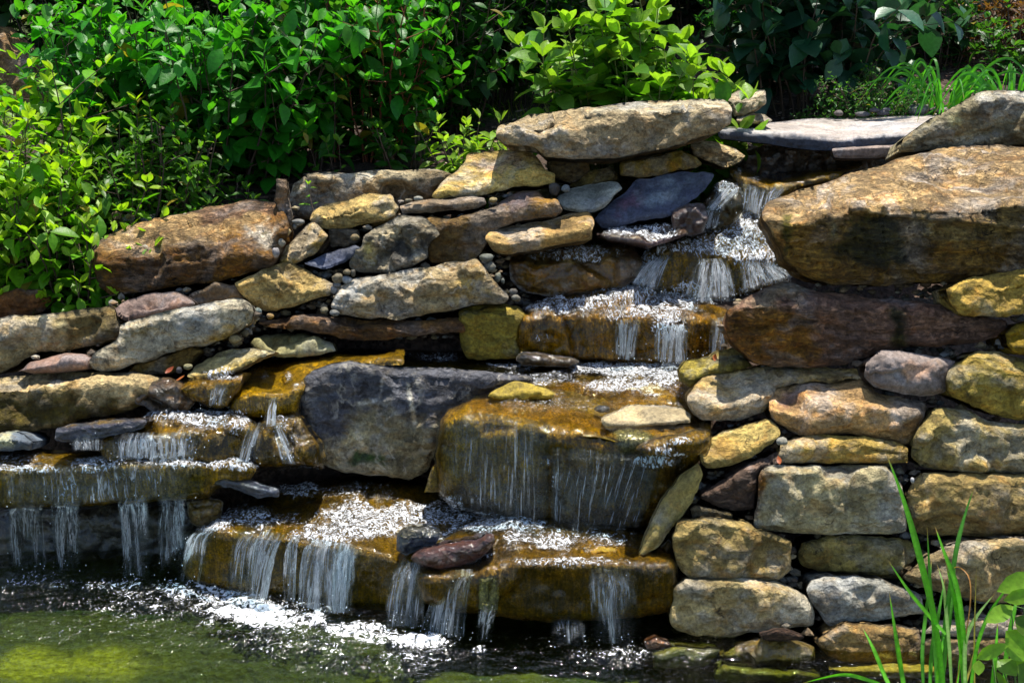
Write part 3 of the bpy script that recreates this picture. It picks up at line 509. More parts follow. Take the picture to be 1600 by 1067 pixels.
rock('front_ledge', 'brown front ledge block at right below the golden block', 'P', [(650, 890), (690, 845), (760, 810), (860, 795), (1000, 830), (1056, 870), (1056, 950), (1000, 965), (860, 972), (770, 962), (700, 955), (655, 940)],
     4.62, [(650, 905), (700, 903), (760, 897), (810, 885), (900, 882), (1056, 888)], s=.03, lean=-.05, mat='algae', col=(.17, .11, .008), T=.3, R=.04, maxd=.95, fac=(.22, .02))
rock('cobble', 'blue-black wet cobble on the front ledge', 'H', [(282, 480), (288, 400), (340, 368), (425, 362), (485, 400), (465, 445), (380, 475), (330, 502)], 4.73, [(282, 420), (400, 400), (485, 420)], s=.4, mat='wet', col=(.04, .05, .075), T=.2, R=.05)
rock('cobble', 'rusty maroon wet stone with a pointed right end on the front ledge', 'H', [(338, 512), (400, 463), (520, 438), (640, 428), (688, 392), (722, 403), (718, 442), (640, 532), (560, 562), (470, 575), (408, 552)], 4.66, [(338, 500), (440, 480), (560, 470), (722, 405)], s=.5, mat='wet', col=(.065, .028, .02), T=.18, R=.045)
rock('stone', 'small square olive stone on the right of the front ledge', 'H', [(1138, 520), (1143, 470), (1200, 456), (1262, 456), (1268, 500), (1240, 522)], 4.7, [(1138, 482), (1268, 474)], s=.1, mat='smooth', col=(.22, .16, .04), T=.1, R=.02)
rock('stone', 'pale olive fringe stone hanging at the lip of the front ledge', 'H', [(640, 600), (690, 582), (735, 582), (747, 640), (737, 740), (690, 752), (650, 732)], 4.55, mat='algae', col=(.3, .27, .14), T=.15, R=.04)
rock('rock', 'dark olive rock under the leaning slab at the wall corner', 'H', [(1370, 575), (1395, 510), (1500, 425), (1540, 500), (1540, 600), (1520, 745), (1390, 765), (1340, 725)], 4.7, mat='wet', col=(.14, .1, .035), T=.3, R=.05)
# --- right wall
rock('boulder', 'wide purple-brown layered rock under the huge overhanging boulder', 'F', [(262, 440), (280, 385), (345, 350), (440, 300), (530, 262), (600, 285), (700, 318), (1000, 345), (1280, 378), (1400, 418), (1520, 440), (1525, 500), (1400, 542), (1250, 552), (1050, 562), (900, 602), (800, 642), (640, 652), (420, 648), (380, 622), (280, 522)],
     5.12, [(262, 402), (380, 372), (600, 378), (1000, 388), (1400, 425), (1525, 450)], s=.16, lean=-.05, mat='strata', col=(.25, .165, .13), T=.5, R=.04, strat=(46, .018, .05), fac=(.18, .025),
     zones=[([(262, 400), (560, 400), (700, 520), (640, 660), (380, 640), (270, 520)], (.25, .14, .055), 14), ([(330, 360), (540, 258), (620, 300), (600, 370)], (.44, .36, .27), 9), ([(1010, 390), (1060, 390), (1060, 560), (1020, 560)], mossd, 8)], cat='boulder', jag=1.6)  # pale zone paints the sunlit patch of the top into the colour
rock('rock', 'small mossy rock at the stream edge under the purple layered rock', 'F', [(55, 660), (90, 618), (190, 598), (330, 588), (390, 645), (300, 675), (180, 690), (110, 745), (68, 722)], 5.25, [(55, 660), (190, 650), (390, 640)], s=.3, col=(.26, .22, .08), T=.25)
rock('flat_stone', 'flat olive stone at the left foot of the purple layered rock', 'F', [(195, 612), (240, 578), (312, 553), (360, 600), (345, 628), (230, 628)], 5.3, [(195, 612), (360, 605)], s=.2, col=(.28, .23, .1), T=.2)
rock('boulder', 'broad tan rock with a cast shadow across its flat top', 'F', [(97, 780), (130, 728), (190, 678), (330, 658), (480, 635), (880, 655), (900, 700), (640, 722), (490, 740), (470, 800), (440, 842), (330, 892), (160, 887), (108, 842)], 5.0, [(97, 790), (160, 812), (280, 825), (400, 790), (500, 760), (900, 720)], s=.2, col=(.47, .37, .21), T=.4, R=.05, fac=(.2, .02))
rock('boulder', 'pinkish tan boulder with a lit front lip in the right wall', 'F', [(456, 800), (478, 735), (560, 705), (640, 712), (880, 698), (940, 760), (1050, 778), (1165, 810), (1155, 870), (1085, 1000), (1000, 985), (800, 950), (600, 955), (520, 915), (468, 880)],
     4.9, [(456, 835), (560, 862), (680, 842), (900, 828), (1165, 858)], s=.22, col=(.42, .3, .18), T=.4, R=.06, fac=(.22, .03), zones=[([(490, 760), (590, 745), (590, 830), (510, 830)], (.22, .14, .1), 12)])
rock('cobble', 'round purple-grey boulder with a pink patch', 'F', [(882, 690), (898, 620), (960, 578), (1060, 576), (1180, 598), (1295, 620), (1272, 690), (1245, 760), (1180, 780), (1050, 768), (930, 734)], 4.96, [(882, 660), (960, 610), (1295, 640)], s=.5, mat='smooth', col=(.19, .165, .16), T=.35, R=.05, zones=[([(1075, 650), (1120, 622), (1175, 640), (1170, 690), (1090, 695)], (.42, .3, .24), 9)])
rock('cobble', 'round olive boulder right of the purple-grey one', 'F', [(1242, 720), (1258, 650), (1330, 608), (1390, 566), (1480, 578), (1600, 618), (1690, 660), (1690, 860), (1560, 892), (1450, 852), (1330, 812), (1265, 772)], 4.92, [(1242, 690), (1330, 650), (1420, 640), (1690, 700)], s=.5, col=(.34, .27, .11), T=.35, R=.05, fac=(.18, .03))
rock('block', 'yellow-tan rock at the right edge directly under the huge boulder', 'F', [(1247, 298), (1380, 248), (1480, 228), (1600, 212), (1720, 215), (1720, 400), (1500, 424), (1320, 419), (1276, 382)], 5.06, [(1247, 306), (1380, 275), (1480, 300), (1720, 240)], s=.4, col=(.44, .33, .14), T=.4, fac=(.16, .04))
rock('stone', 'olive stone at the right edge below the yellow-tan rock', 'F', [(1516, 500), (1556, 458), (1690, 435), (1690, 600), (1560, 588), (1522, 552)], 5.02, [(1516, 500), (1690, 460)], s=.3, col=(.27, .2, .06), T=.3)
rock('boulder', 'tall greenish tan boulder at the right edge of the wall', 'P', [(1423, 715), (1431, 680), (1448, 645), (1460, 635), (1513, 641), (1548, 657), (1600, 664), (1690, 670), (1690, 738), (1560, 739), (1480, 736), (1438, 729)], 4.84, [(1423, 690), (1460, 652), (1500, 662), (1560, 676), (1690, 684)], s=.45, col=(.4, .33, .17), T=.4, R=.05, fac=(.15, .04))
rock('flat_stone', 'yellow flat stone with a sunlit sloping top, left end of the wall', 'M', [(778, 760), (870, 690), (1000, 605), (1200, 560), (1405, 503), (1480, 570), (1500, 640), (1440, 700), (1250, 830), (1040, 905), (870, 922), (830, 870)], 4.84, [(778, 775), (860, 862), (1080, 800), (1300, 720), (1500, 640)], s=.4, col=(.43, .35, .18), T=.3, R=.02, sm=.012, fac=(.22, .014))
rock('block', 'small wedge of tan stone above the large rough block', 'P', [(1217, 712), (1224, 690), (1268, 678), (1328, 680), (1398, 689), (1418, 698), (1420, 724), (1355, 724), (1219, 722)], 4.84, [(1217, 700), (1268, 690), (1340, 692), (1420, 704)], s=.3, col=(.38, .29, .13), T=.3, R=.03)
rock('block', 'large rough pale block in the right wall with a moss-edged left side', 'I', [(392, 370), (408, 220), (425, 120), (480, 95), (700, 98), (900, 93), (985, 105), (1052, 190), (1073, 280), (1073, 392), (1000, 407), (700, 400), (430, 392)],
     4.72, [(392, 140), (480, 118), (690, 125), (720, 185), (820, 190), (985, 130), (1073, 210)], s=.35, lean=.2, col=(.4, .36, .25), T=.4, R=.04, fac=(.17, .035), zones=[([(405, 130), (440, 110), (470, 150), (425, 200), (400, 330), (390, 330)], (.24, .12, .02), 9)])
rock('shard', 'dark maroon shard leaning under the yellow flat stone', 'I', [(150, 235), (200, 188), (300, 128), (500, 30), (508, 80), (425, 115), (405, 210), (395, 292), (300, 302), (160, 252)], 4.8, [(150, 240), (300, 165), (508, 62)], s=.6, col=(.15, .11, .09), T=.3, R=.03, mat='strata', strat=(60, .006, -.5))
rock('stone', 'thin dark stone in the gap under the maroon shard', 'I', [(105, 290), (130, 278), (300, 310), (300, 340), (120, 335)], 4.76, col=(.11, .085, .04), T=.2, R=.02)
rock('block', 'tan brown block low in the wall beside the leaning slab', 'I', [(27, 430), (55, 338), (170, 326), (380, 348), (405, 382), (565, 430), (555, 560), (500, 603), (330, 608), (100, 603), (58, 540)], 4.65, [(27, 360), (170, 345), (400, 385), (565, 440)], s=.35, col=(.35, .28, .15), T=.4, fac=(.18, .035))
rock('block', 'long olive stone below the large rough block', 'I', [(582, 490), (605, 440), (700, 412), (900, 406), (1080, 428), (1165, 480), (1155, 545), (1060, 605), (900, 595), (700, 568), (605, 540)], 4.74, None, col=(.3, .25, .12), T=.35, R=.05, fac=(.2, .03))
rock('boulder', 'grey-brown boulder behind the grass at the right edge, lit along its top', 'I', [(1056, 590), (1160, 498), (1300, 438), (1420, 423), (1600, 416), (1720, 420), (1720, 700), (1500, 712), (1250, 674), (1076, 612)], 4.58, [(1056, 582), (1180, 508), (1350, 458), (1720, 445)], s=.3, col=(.34, .28, .18), T=.4, R=.06)
rock('block', 'dark tan block at the right edge beside the large rough block', 'I', [(1073, 230), (1106, 150), (1150, 126), (1300, 128), (1600, 133), (1720, 138), (1720, 402), (1400, 412), (1150, 407), (1088, 382), (1078, 280)], 4.75, [(1073, 190), (1150, 145), (1300, 150), (1720, 165)], s=.35, col=(.33, .26, .14), T=.4, R=.05, fac=(.18, .03))
rock('boulder', 'large rounded grey-tan boulder at the waterline left of the blue-grey one', 'I', [(7, 760), (38, 690), (28, 640), (90, 602), (300, 597), (480, 608), (572, 650), (643, 690), (668, 760), (663, 812), (450, 833), (250, 868), (120, 853), (27, 817)], 4.56, [(7, 660), (90, 618), (480, 632), (668, 730)], s=.35, col=(.37, .31, .19), T=.4, R=.04, fac=(.2, .035))
rock('boulder', 'blue-grey angular boulder with a bright tip low in the wall', 'I', [(627, 650), (648, 608), (740, 588), (870, 585), (1000, 618), (1145, 670), (1155, 762), (1000, 783), (850, 793), (740, 818), (688, 762), (658, 710)], 4.58, [(627, 655), (700, 690), (830, 640), (900, 628), (1155, 690)], s=.4, col=(.31, .31, .29), T=.35, fac=(.2, .04))
rock('boulder', 'brown-faced boulder at the waterline behind the grass blades', 'I', [(662, 880), (700, 848), (800, 797), (950, 803), (1130, 823), (1155, 900), (1135, 985), (960, 993), (800, 978), (720, 943)], 4.46, [(662, 872), (800, 820), (1155, 845)], s=.3, col=(.3, .22, .12), T=.35, R=.05)
rock('rock', 'low wet olive rock at the waterline under the rounded boulder', 'I', [(235, 940), (330, 888), (420, 868), (560, 868), (665, 900), (668, 972), (560, 1004), (330, 984)], 4.44, [(235, 930), (420, 900), (668, 920)], s=.3, mat='wet', col=(.17, .13, .05), T=.3, R=.05)
rock('rock', 'submerged greenish rock at the left foot of the wall', 'I', [(-60, 935), (20, 905), (245, 918), (185, 985), (60, 1010), (-60, 1000)], 4.42, mat='wet', col=(.12, .12, .03), T=.2, R=.04)
rock('flat_stone', 'long submerged mossy stone under the pool surface near the grass', 'I', [(215, 1025), (260, 983), (420, 998), (690, 1018), (690, 1055), (230, 1060)], 4.36, mat='wet', col=(.16, .15, .02), T=.2, R=.04)
rock('flat_stone', 'flat pale stone behind the grass at the right edge of the wall', 'I', [(1140, 850), (1195, 788), (1450, 768), (1600, 762), (1720, 768), (1720, 850), (1400, 864)], 4.5, [(1140, 842), (1450, 808), (1720, 800)], s=.2, col=(.36, .33, .28), T=.3)
rock('block', 'shaded brown block at the bottom right behind the leafy stems', 'I', [(1145, 890), (1200, 868), (1720, 862), (1720, 1010), (1300, 1000), (1150, 985)], 4.46, col=(.17, .13, .07), T=.3)
rock('flat_stone', 'thin tan stone at the waterline under the brown-faced boulder', 'I', [(720, 1000), (900, 990), (1150, 985), (1250, 1010), (1180, 1050), (800, 1030)], 4.4, [(720, 1010), (1250, 1012)], mat='smooth', col=(.28, .21, .11), T=.2, R=.03)
rock('stone', 'small red-brown stone awash at the wall corner', 'H', [(1385, 890), (1440, 860), (1500, 878), (1515, 915), (1400, 918)], 4.47, mat='wet', col=(.16, .09, .05), T=.12, R=.03)
rock('driftwood', 'dark splintered bark piece on the low wet rock', 'I', [(412, 845), (480, 828), (545, 832), (620, 858), (600, 872), (500, 882), (430, 876)], 4.42, mat='strata', col=(.08, .05, .035), T=.06, R=.015, cat='bark')
# shaded boulder in the shrubbery
rock('boulder', 'mossy brown boulder in deep shade behind the left shrubs', 'A', [(-90, 110), (40, 120), (130, 190), (220, 270), (300, 340), (290, 470), (200, 560), (-90, 600)], 8.3, [(-90, 170), (130, 260), (300, 370)], s=.6, col=(.2, .14, .08), T=.7, R=.15, fac=(.3, .06), zones=[([(60, 180), (200, 260), (120, 300)], (.4, .3, .2), 14)])

# --- pebbles: each a small rounded stone
def pebble(label, group, key, x0, y0, x1, y1, D, col, mat='smooth', name='pebble'):
    x0_, y0_, s = KEY[key]
    c = ((x0 + x1) / 2 / s + x0_, (y0 + y1) / 2 / s + y0_); a = (x1 - x0) / 2 / s; b = (y1 - y0) / 2 / s
    p = at(c[0], c[1], D); ra = a * D / FPX * .88; rb = b * D / FPX * .85
    n, m = 14, 9; sd = int(x0 + y0) % 997; V = []; F = []
    for j in range(m + 1):
        for i in range(n):
            th = math.pi * j / m; ph = 2 * math.pi * i / n
            V.append((math.sin(th) * math.cos(ph), math.sin(th) * math.sin(ph), math.cos(th)))
    V = np.array(V); V = V * (1 + .3 * fbm(V * 1.1 + sd, 3, sd))[:, None] * np.array([ra, (ra + rb) / 2, rb]) + p
    for j in range(m):
        for i in range(n): F.append((j * n + i, (j + 1) * n + i, (j + 1) * n + (i + 1) % n, j * n + (i + 1) % n))
    o = mesh_obj(name, V, np.array(F), MAT[mat], None, (p[0], p[1], p[2] - rb), np.tile(np.array(col) * .6, (len(V), 1)) * (1 + .15 * fbm(V / .02, 2, sd))[:, None])
    tag(o, label, 'pebble', group)
G1 = 'grey pebbles in the gap beside the brown wet-topped block'
for k, b in enumerate([(990, 500, 1062, 543), (1012, 535, 1075, 588), (1058, 580, 1095, 635), (1090, 610, 1112, 640)]):
    pebble(('topmost grey pebble in the gap beside the brown wet-topped block', 'fattest grey pebble in the gap beside the brown wet-topped block', 'upright oval pebble in the gap below the fattest grey pebble', 'smallest pebble at the bottom of the gap by the wet-topped block')[k], G1, 'J', *b, 5.9, (.2, .21, .16))
pebble('upper of two grey pebbles at the right tip of the grey rock', 'grey pebbles at the tip of the grey rock', 'J', 1128, 653, 1168, 692, 5.82, (.15, .14, .12))
pebble('lower of two grey pebbles at the right tip of the grey rock', 'grey pebbles at the tip of the grey rock', 'J', 1133, 683, 1185, 720, 5.8, (.22, .21, .17))
G2 = 'pebbles beside the big brown boulder'
pebble('pale lilac pebble at the right end of the big brown boulder', G2, 'J', 70, 470, 107, 525, 5.88, (.4, .37, .36))
pebble('grey-green pebble above the pale lilac one by the tan shard', G2, 'J', 98, 434, 132, 476, 5.92, (.34, .32, .25))
pebble('yellow pebble at the foot of the narrow standing stone', G2, 'J', 115, 385, 160, 427, 5.98, (.42, .31, .13))
for b in [(158, 346, 222, 374), (160, 366, 186, 398)]:
    pebble('small grey pebble behind the top of the tan shard', 'grey pebbles behind the tan shard', 'J', *b, 6.02, (.26, .25, .22))
pebble('grey-green pebble on the thin bar below the yellow-tan slab', 'pebbles on the thin stone bar', 'J', 698, 244, 748, 272, 6.12, (.3, .3, .24))
pebble('brown pebble on the thin bar beside a grey-green pebble', 'pebbles on the thin stone bar', 'J', 660, 256, 700, 276, 6.14, (.2, .17, .11))
pebble('olive pebble under the right end of the yellow-tan slab', 'pebbles on the thin stone bar', 'J', 1034, 250, 1080, 278, 6.1, (.26, .2, .08))
pebble('blue-grey pebble right of the yellow-tan slab', 'pebbles on the thin stone bar', 'J', 1360, 193, 1404, 236, 6.2, (.24, .27, .27))
pebble('dark pebble touching the right end of the yellow-tan slab', 'pebbles on the thin stone bar', 'J', 1300, 180, 1362, 252, 6.22, (.1, .09, .08))
G3 = 'pebbles filling the gap between the charcoal boulder and the grey rock'
for k, (b, c) in enumerate([((336, 585, 392, 640), (.24, .2, .12)), ((386, 570, 426, 602), (.2, .17, .1)), ((420, 568, 445, 610), (.16, .14, .1)), ((376, 598, 432, 640), (.27, .29, .3)), ((326, 640, 368, 690), (.34, .31, .28)), ((340, 625, 380, 660), (.2, .2, .2))]):
    pebble(('brown pebble on the left of the pebble pocket above the grey rock', 'small olive pebble at the top of the pebble pocket above the grey rock', 'dark pebble touching the charcoal boulder in the pebble pocket', 'blue-grey pebble at the right of the pebble pocket above the grey rock', 'whitish pebble lowest in the pebble pocket, at the tip of the grey rock', 'slate-coloured pebble in the centre of the pebble pocket above the grey rock')[k], G3, 'J', *b, 5.86, c)
pebble('olive pebble in the recess under the rounded tan flat stone', 'pebbles in the shaded recess', 'J', 418, 413, 466, 452, 6.04, (.22, .17, .08))
pebble('bright orange-yellow pebble on the reddish ledge', 'pebbles on the reddish ledge', 'J', 42, 768, 82, 797, 5.74, (.5, .28, .03))
pebble('blue-green pebble left of the bright orange-yellow one', 'pebbles on the reddish ledge', 'J', -12, 740, 28, 786, 5.74, (.15, .2, .2))
pebble('olive pebble in the shade above the reddish ledge', 'pebbles on the reddish ledge', 'J', 280, 740, 326, 772, 5.78, (.2, .16, .06))
pebble('grey pebble tucked under the grey rock above the reddish ledge', 'pebbles on the reddish ledge', 'J', 324, 748, 376, 786, 5.77, (.24, .25, .24))
pebble('larger tan pebble under the tip of the pale grey leaning stone', 'pebbles under the pale grey leaning stone', 'L', 1425, 328, 1512, 392, 5.55, (.26, .2, .09))
pebble('smaller olive pebble under the tip of the pale grey leaning stone', 'pebbles under the pale grey leaning stone', 'L', 1496, 295, 1562, 350, 5.6, (.2, .16, .08))
pebble('green-tan pebble beside the dead leaves on the left bank', 'pebbles under the pale grey leaning stone', 'L', 1138, 510, 1214, 552, 5.38, (.36, .32, .15))
pebble('dark wet pebble beside the green-tan pebble and dead leaves', 'pebbles under the pale grey leaning stone', 'L', 1095, 525, 1142, 580, 5.37, (.05, .05, .06))
pebble('smooth pale pebble wedged right of the yellow flat stone', 'pebbles in the right wall', 'M', 1438, 642, 1566, 735, 4.83, (.33, .31, .24))
pebble('white pebble in the joint right of the large rough block', 'pebbles in the right wall', 'I', 1090, 146, 1112, 180, 4.78, (.5, .5, .5))
pebble('large pale blue-grey pebble on the mulch behind the slate slab', 'pebbles on the mulch', 'C', 1068, 462, 1190, 515, 7.35, (.36, .37, .38))
pebble('flat greyish pebble right of the pale blue-grey one on the mulch', 'pebbles on the mulch', 'C', 1176, 475, 1290, 508, 7.3, (.3, .27, .28))
pebble('dark round pebble at the back edge of the slate slab', 'pebbles on the mulch', 'C', 748, 490, 796, 522, 7.3, (.17, .14, .12))
for b in [(840, 495, 915, 525), (905, 480, 960, 505), (935, 490, 1000, 520), (960, 480, 1010, 500)]:
    pebble('small dark grey stone at the back edge of the slate slab', 'dark stones behind the slab', 'C', *b, 7.25, (.15, .14, .15))
pebble('small dark pebble standing in the water on the lower left ledge', 'pebbles on the lower left ledge', 'G', 145, 78, 200, 106, 5.16, (.06, .06, .08), 'wet')
pebble('tiny black pebble near the back of the lower left ledge', 'pebbles on the lower left ledge', 'G', 42, 45, 82, 68, 5.32, (.04, .04, .05), 'wet')
pebble('flat olive pebble in the glinting water of the lower left ledge', 'pebbles on the lower left ledge', 'G', 418, 85, 494, 110, 5.14, (.24, .19, .06), 'wet')
pebble('thin olive pebble at the back of the lower left ledge', 'pebbles on the lower left ledge', 'G', 225, 27, 305, 48, 5.36, (.22, .16, .03), 'wet')
pebble('dark pebble in the stream left of the grey flat stone', None, 'E', 1160, 818, 1245, 852, 5.2, (.06, .055, .04), 'wet')

# grit and small broken stone packed in the joints of the two banks
rng = np.random.default_rng(11)
AP = np.concatenate([b['px'][::5] for b in BK.values()]); AY = np.concatenate([b['V'][::5, 1] for b in BK.values()])
def gritspots(box, n):
    u = rng.uniform(box[0], box[2], n); v = rng.uniform(box[1], box[3], n); keep = []
    for a in range(0, n, 500):
        d = (u[a:a + 500, None] - AP[None, :, 0]) ** 2 + (v[a:a + 500, None] - AP[None, :, 1]) ** 2; k = d.argmin(1); m = d[np.arange(len(k)), k] ** .5
        for i in range(len(k)):
            uu, vv = u[a + i], v[a + i]
            if (uu < 445 and vv < 335) or (uu < 175 and vv < 500) or (440 < uu < 730 and vv > 528): continue
            if 6 < m[i] < 45: keep.append((u[a + i], v[a + i], AY[k[i]] + .07 + rng.uniform(0, .06)))
    return keep
V, F, C = [], [], []
ico = np.array([(0, 0, 1), (.9, 0, .3), (.28, .85, .3), (-.72, .53, .3), (-.72, -.53, .3), (.28, -.85, .3), (.72, .53, -.4), (-.28, .85, -.4), (-.9, 0, -.4), (-.28, -.85, -.4), (.72, -.53, -.4), (0, 0, -1)])
icf = [(0, 1, 2), (0, 2, 3), (0, 3, 4), (0, 4, 5), (0, 5, 1), (1, 6, 2), (2, 7, 3), (3, 8, 4), (4, 9, 5), (5, 10, 1), (2, 6, 7), (3, 7, 8), (4, 8, 9), (5, 9, 10), (1, 10, 6), (11, 7, 6), (11, 8, 7), (11, 9, 8), (11, 10, 9), (11, 6, 10)]
GC = np.array([(.16, .11, .06), (.2, .17, .12), (.1, .075, .05), (.24, .19, .1), (.14, .14, .13)])
for u_, v_, y_ in gritspots((0, 300, 840, 560), 5500) + gritspots((1050, 440, 1600, 990), 3200):
    r = rng.uniform(.008, .024); b_ = len(V)
    V += list(at(u_, v_, y_) + ico * r * rng.uniform(.6, 1.15, (12, 1)) * np.array([1.2, 1, .75]))
    F += [(a + b_, b + b_, c + b_) for a, b, c in icf]; C += [GC[rng.integers(5)] * rng.uniform(.6, 1.2)] * 12
tag(mesh_obj('gravel', np.array(V), np.array(F), MAT['smooth'], None, (0, 5.5, .5), np.array(C), None, False), 'brown grit and broken stone packed in the wall joints', 'gravel', None, 'stuff')
# ------------------------------------------------------------------ water
def water_mat(name, tint, flow, bump, dist, rough=.05, specksc=75, ior=1.33):
    N = NT(name); tc = N.n('ShaderNodeTexCoord'); P = tc.outputs['Object']
    q = N.vmul(P, flow)
    hgt = N.math('ADD', N.noise(q, 1.0, 3, .55, .3), N.math('MULTIPLY', N.noise(q, 2.6, 2, .5), .45))
    f = N.attr('foam').outputs[2]
    hgt = N.math('MULTIPLY', hgt, N.attr('chop').outputs[2])
    nrm = N.bump(hgt, bump, dist)
    fr = N.n('ShaderNodeFresnel'); fr.inputs[0].default_value = ior; N.put(fr.inputs[1], nrm)
    tr = N.n('ShaderNodeBsdfTransparent'); tr.inputs[0].default_value = (*tint, 1)
    gl = N.n('ShaderNodeBsdfAnisotropic'); N.put(gl.inputs['Roughness'], N.math('ADD', rough * .3, N.math('MULTIPLY', f, rough * 1.4))); N.put(gl.inputs['Normal'], nrm); gl.inputs[0].default_value = (1, 1, 1, 1)
    m = N.n('ShaderNodeMixShader'); N.put(m.inputs[0], fr.outputs[0]); N.put(m.inputs[1], tr.outputs[0]); N.put(m.inputs[2], gl.outputs[0])
    # aerated water plus painted sun glints: white, opaque specks that close up where dense
    fn = N.noise(N.vmul(P, (specksc, specksc * .8, specksc * .5)), .57, 3, .6, 1.6)
    th = N.math('SUBTRACT', .78, N.math('MULTIPLY', f, .5))
    mask = N.rng(fn, th, N.math('ADD', th, .17), 0, 1, True)
    mask = N.math('MULTIPLY', mask, N.rng(f, .02, .12))
    df = N.n('ShaderNodeBsdfPrincipled'); df.inputs['Base Color'].default_value = (.82, .84, .86, 1); df.inputs['Roughness'].default_value = .35
    df.inputs['Subsurface Weight'].default_value = 0
    N.put(df.inputs['Normal'], N.bump(N.math('ADD', fn, hgt), .9, .02))
    m2 = N.n('ShaderNodeMixShader'); N.put(m2.inputs[0], mask); N.put(m2.inputs[1], m.outputs[0]); N.put(m2.inputs[2], df.outputs[0])
    return N.surf(m2.outputs[0])
W_POND = water_mat('pond_water', (.76, .85, .5), (16, 26, 20), 1.0, .022, .1, 75)
W_FILM = water_mat('stream_water', (.98, .93, .74), (62, 34, 22), 1.0, .014, .2, 110)

def foam_glint_field(u, v, P, spots, seed=0):
    """spots: (key, x, y, rx, ry, strength) ellipses in picture units of that key"""
    f = np.zeros(len(u))
    for key, x, y, rx, ry, s in spots:
        x0, y0, sc = KEY[key]
        d = np.hypot((u - (x0 + x / sc)) / (rx / sc), (v - (y0 + y / sc)) / (ry / sc))
        f = np.maximum(f, s * sstep(1.25, .35, d + fbm(P / .07, 3, seed) * .45))
    return f
FOAM_GLINT_POND = [('G', 1150, 750, 330, 75, 1.0), ('G', 950, 660, 320, 60, .8), ('G', 1250, 790, 300, 60, .9), ('G', 560, 640, 260, 45, .62), ('G', 150, 615, 240, 45, .58), ('G', 700, 720, 450, 80, .5),
             ('G', 1350, 880, 360, 80, .5), ('H', 130, 840, 230, 60, .85), ('H', 360, 880, 240, 50, .92), ('H', 330, 950, 300, 70, .5), ('H', 1250, 945, 220, 45, .55), ('H', 650, 925, 40, 18, .7), ('G', 300, 720, 420, 90, .34),
             ('G', 500, 820, 700, 110, .34), ('H', 100, 980, 400, 60, .36), ('H', 1450, 930, 160, 35, .4), ('I', 60, 935, 70, 30, .5), ('I', 310, 945, 40, 20, .4)]
POND = -.15
xs = np.concatenate([np.linspace(-6, -2.05, 30), np.linspace(-2, 2.1, 380), np.linspace(2.15, 6, 25)])
ys = np.concatenate([np.linspace(1.3, 3.85, 30), np.linspace(3.88, 5.5, 190)])
X, Y = np.meshgrid(xs, ys); p = np.stack([X, Y, X * 0 + POND], -1).reshape(-1, 3)
u, v = pix(p); f = foam_glint_field(u, v, p, FOAM_GLINT_POND, 4)
near = np.clip(f * 1.4, 0, 1); near = np.maximum(near, .5 * sstep(4.3, 4.9, p[:, 1]) * sstep(1.0, .3, p[:, 0]))
z = fbm(p / np.array([.16, .075, 1]), 3, 21) * (.006 + .014 * near) + fbm(p / .035, 2, 23) * .012 * near + fbm(p / np.array([.5, .22, 1]), 2, 25) * .008
p[:, 2] = z + POND
idx = np.arange(X.size).reshape(X.shape); F = np.stack([idx[:-1, :-1], idx[:-1, 1:], idx[1:, 1:], idx[1:, :-1]], -1).reshape(-1, 4)
o = mesh_obj('pond_water', p, F, W_POND, None, None, None, {'foam': f * .88, 'chop': .5 + .8 * near})
tag(o, 'rippled greenish pool with white foam under the falls', 'water', None, 'structure')

def film(lab, spots, keep=None, off=.007, amp=.006, up=None, label='thin sheet of glinting water running over the rock'):
    b = BK[lab]; V, F, px, N = b['V'], b['F'], b['px'], b['N']
    m = np.ones(len(V), bool)
    if keep is not None:
        m[:] = False
        for k, pl in keep: m |= inside(PX(k, pl), px[:, 0], px[:, 1])
    if up is not None: m &= N[:, 2] > up
    fm = m[F].all(1); F = F[fm]
    if len(F) == 0: print('film empty', lab); return
    f = foam_glint_field(px[:, 0], px[:, 1], V, spots, 7)
    d = off + np.abs(fbm(V / np.array([.035, .05, .05]), 3, 31)) * amp * (1 + 2.2 * f)
    V = V + N * d[:, None]
    us, inv = np.unique(F, return_inverse=True)
    o = mesh_obj('stream_water', V[us], inv.reshape(F.shape), W_FILM, None, b['org'], None, {'foam': np.minimum(f[us] * 1.15, .68), 'chop': (.35 + 1.3 * f)[us]})
    tag(o, label, 'water', None, 'structure')
def sheet(key, out, z, spots, h=4.5, amp=.006):
    o2 = PX(key, out); ol = resample(o2, h, 1, 1.0, 3); px, F, rim = trimesh(ol, h, 3)
    kx, kz = ray(px[:, 0], px[:, 1]); Yy = (z - CAM[2]) / kz; V = at(px[:, 0], px[:, 1], Yy)
    f = foam_glint_field(px[:, 0], px[:, 1], V, spots, 9)
    V[:, 2] += fbm(V / np.array([.06, .05, .05]), 3, 33) * amp * (1 + 2.2 * f)
    if vnorm(V, F)[:, 2].mean() < 0: F = F[:, ::-1]
    o = mesh_obj('stream_water', V, F, W_FILM, None, (float(V[:, 0].mean()), float(V[:, 1].mean()), z), None, {'foam': np.minimum(f * 1.15, .72), 'chop': .4 + 1.2 * f})
    tag(o, 'shallow golden pool of the stream above the front ledge', 'water', None, 'structure')
    return px, F, V
MIDP = [(420, 572), (520, 545), (700, 530), (900, 540), (1075, 550), (1100, 610), (1100, 676), (960, 676), (860, 656), (740, 640), (722, 622), (760, 590), (700, 572), (600, 566), (540, 562), (480, 580)]
midf = [('E', 1500, 665, 260, 60, 1.0), ('E', 1250, 650, 230, 45, .8), ('E', 1350, 730, 330, 60, .62), ('E', 800, 640, 200, 25, .55), ('E', 480, 600, 220, 35, .5), ('E', 900, 700, 330, 50, .5), ('E', 1050, 820, 250, 45, .38), ('E', 1000, 770, 60, 40, .4), ('E', 1500, 780, 250, 40, .4)]
px, F, V = sheet('P', MIDP, .502, midf)
V2 = V.copy(); V2[:, 2] -= .035
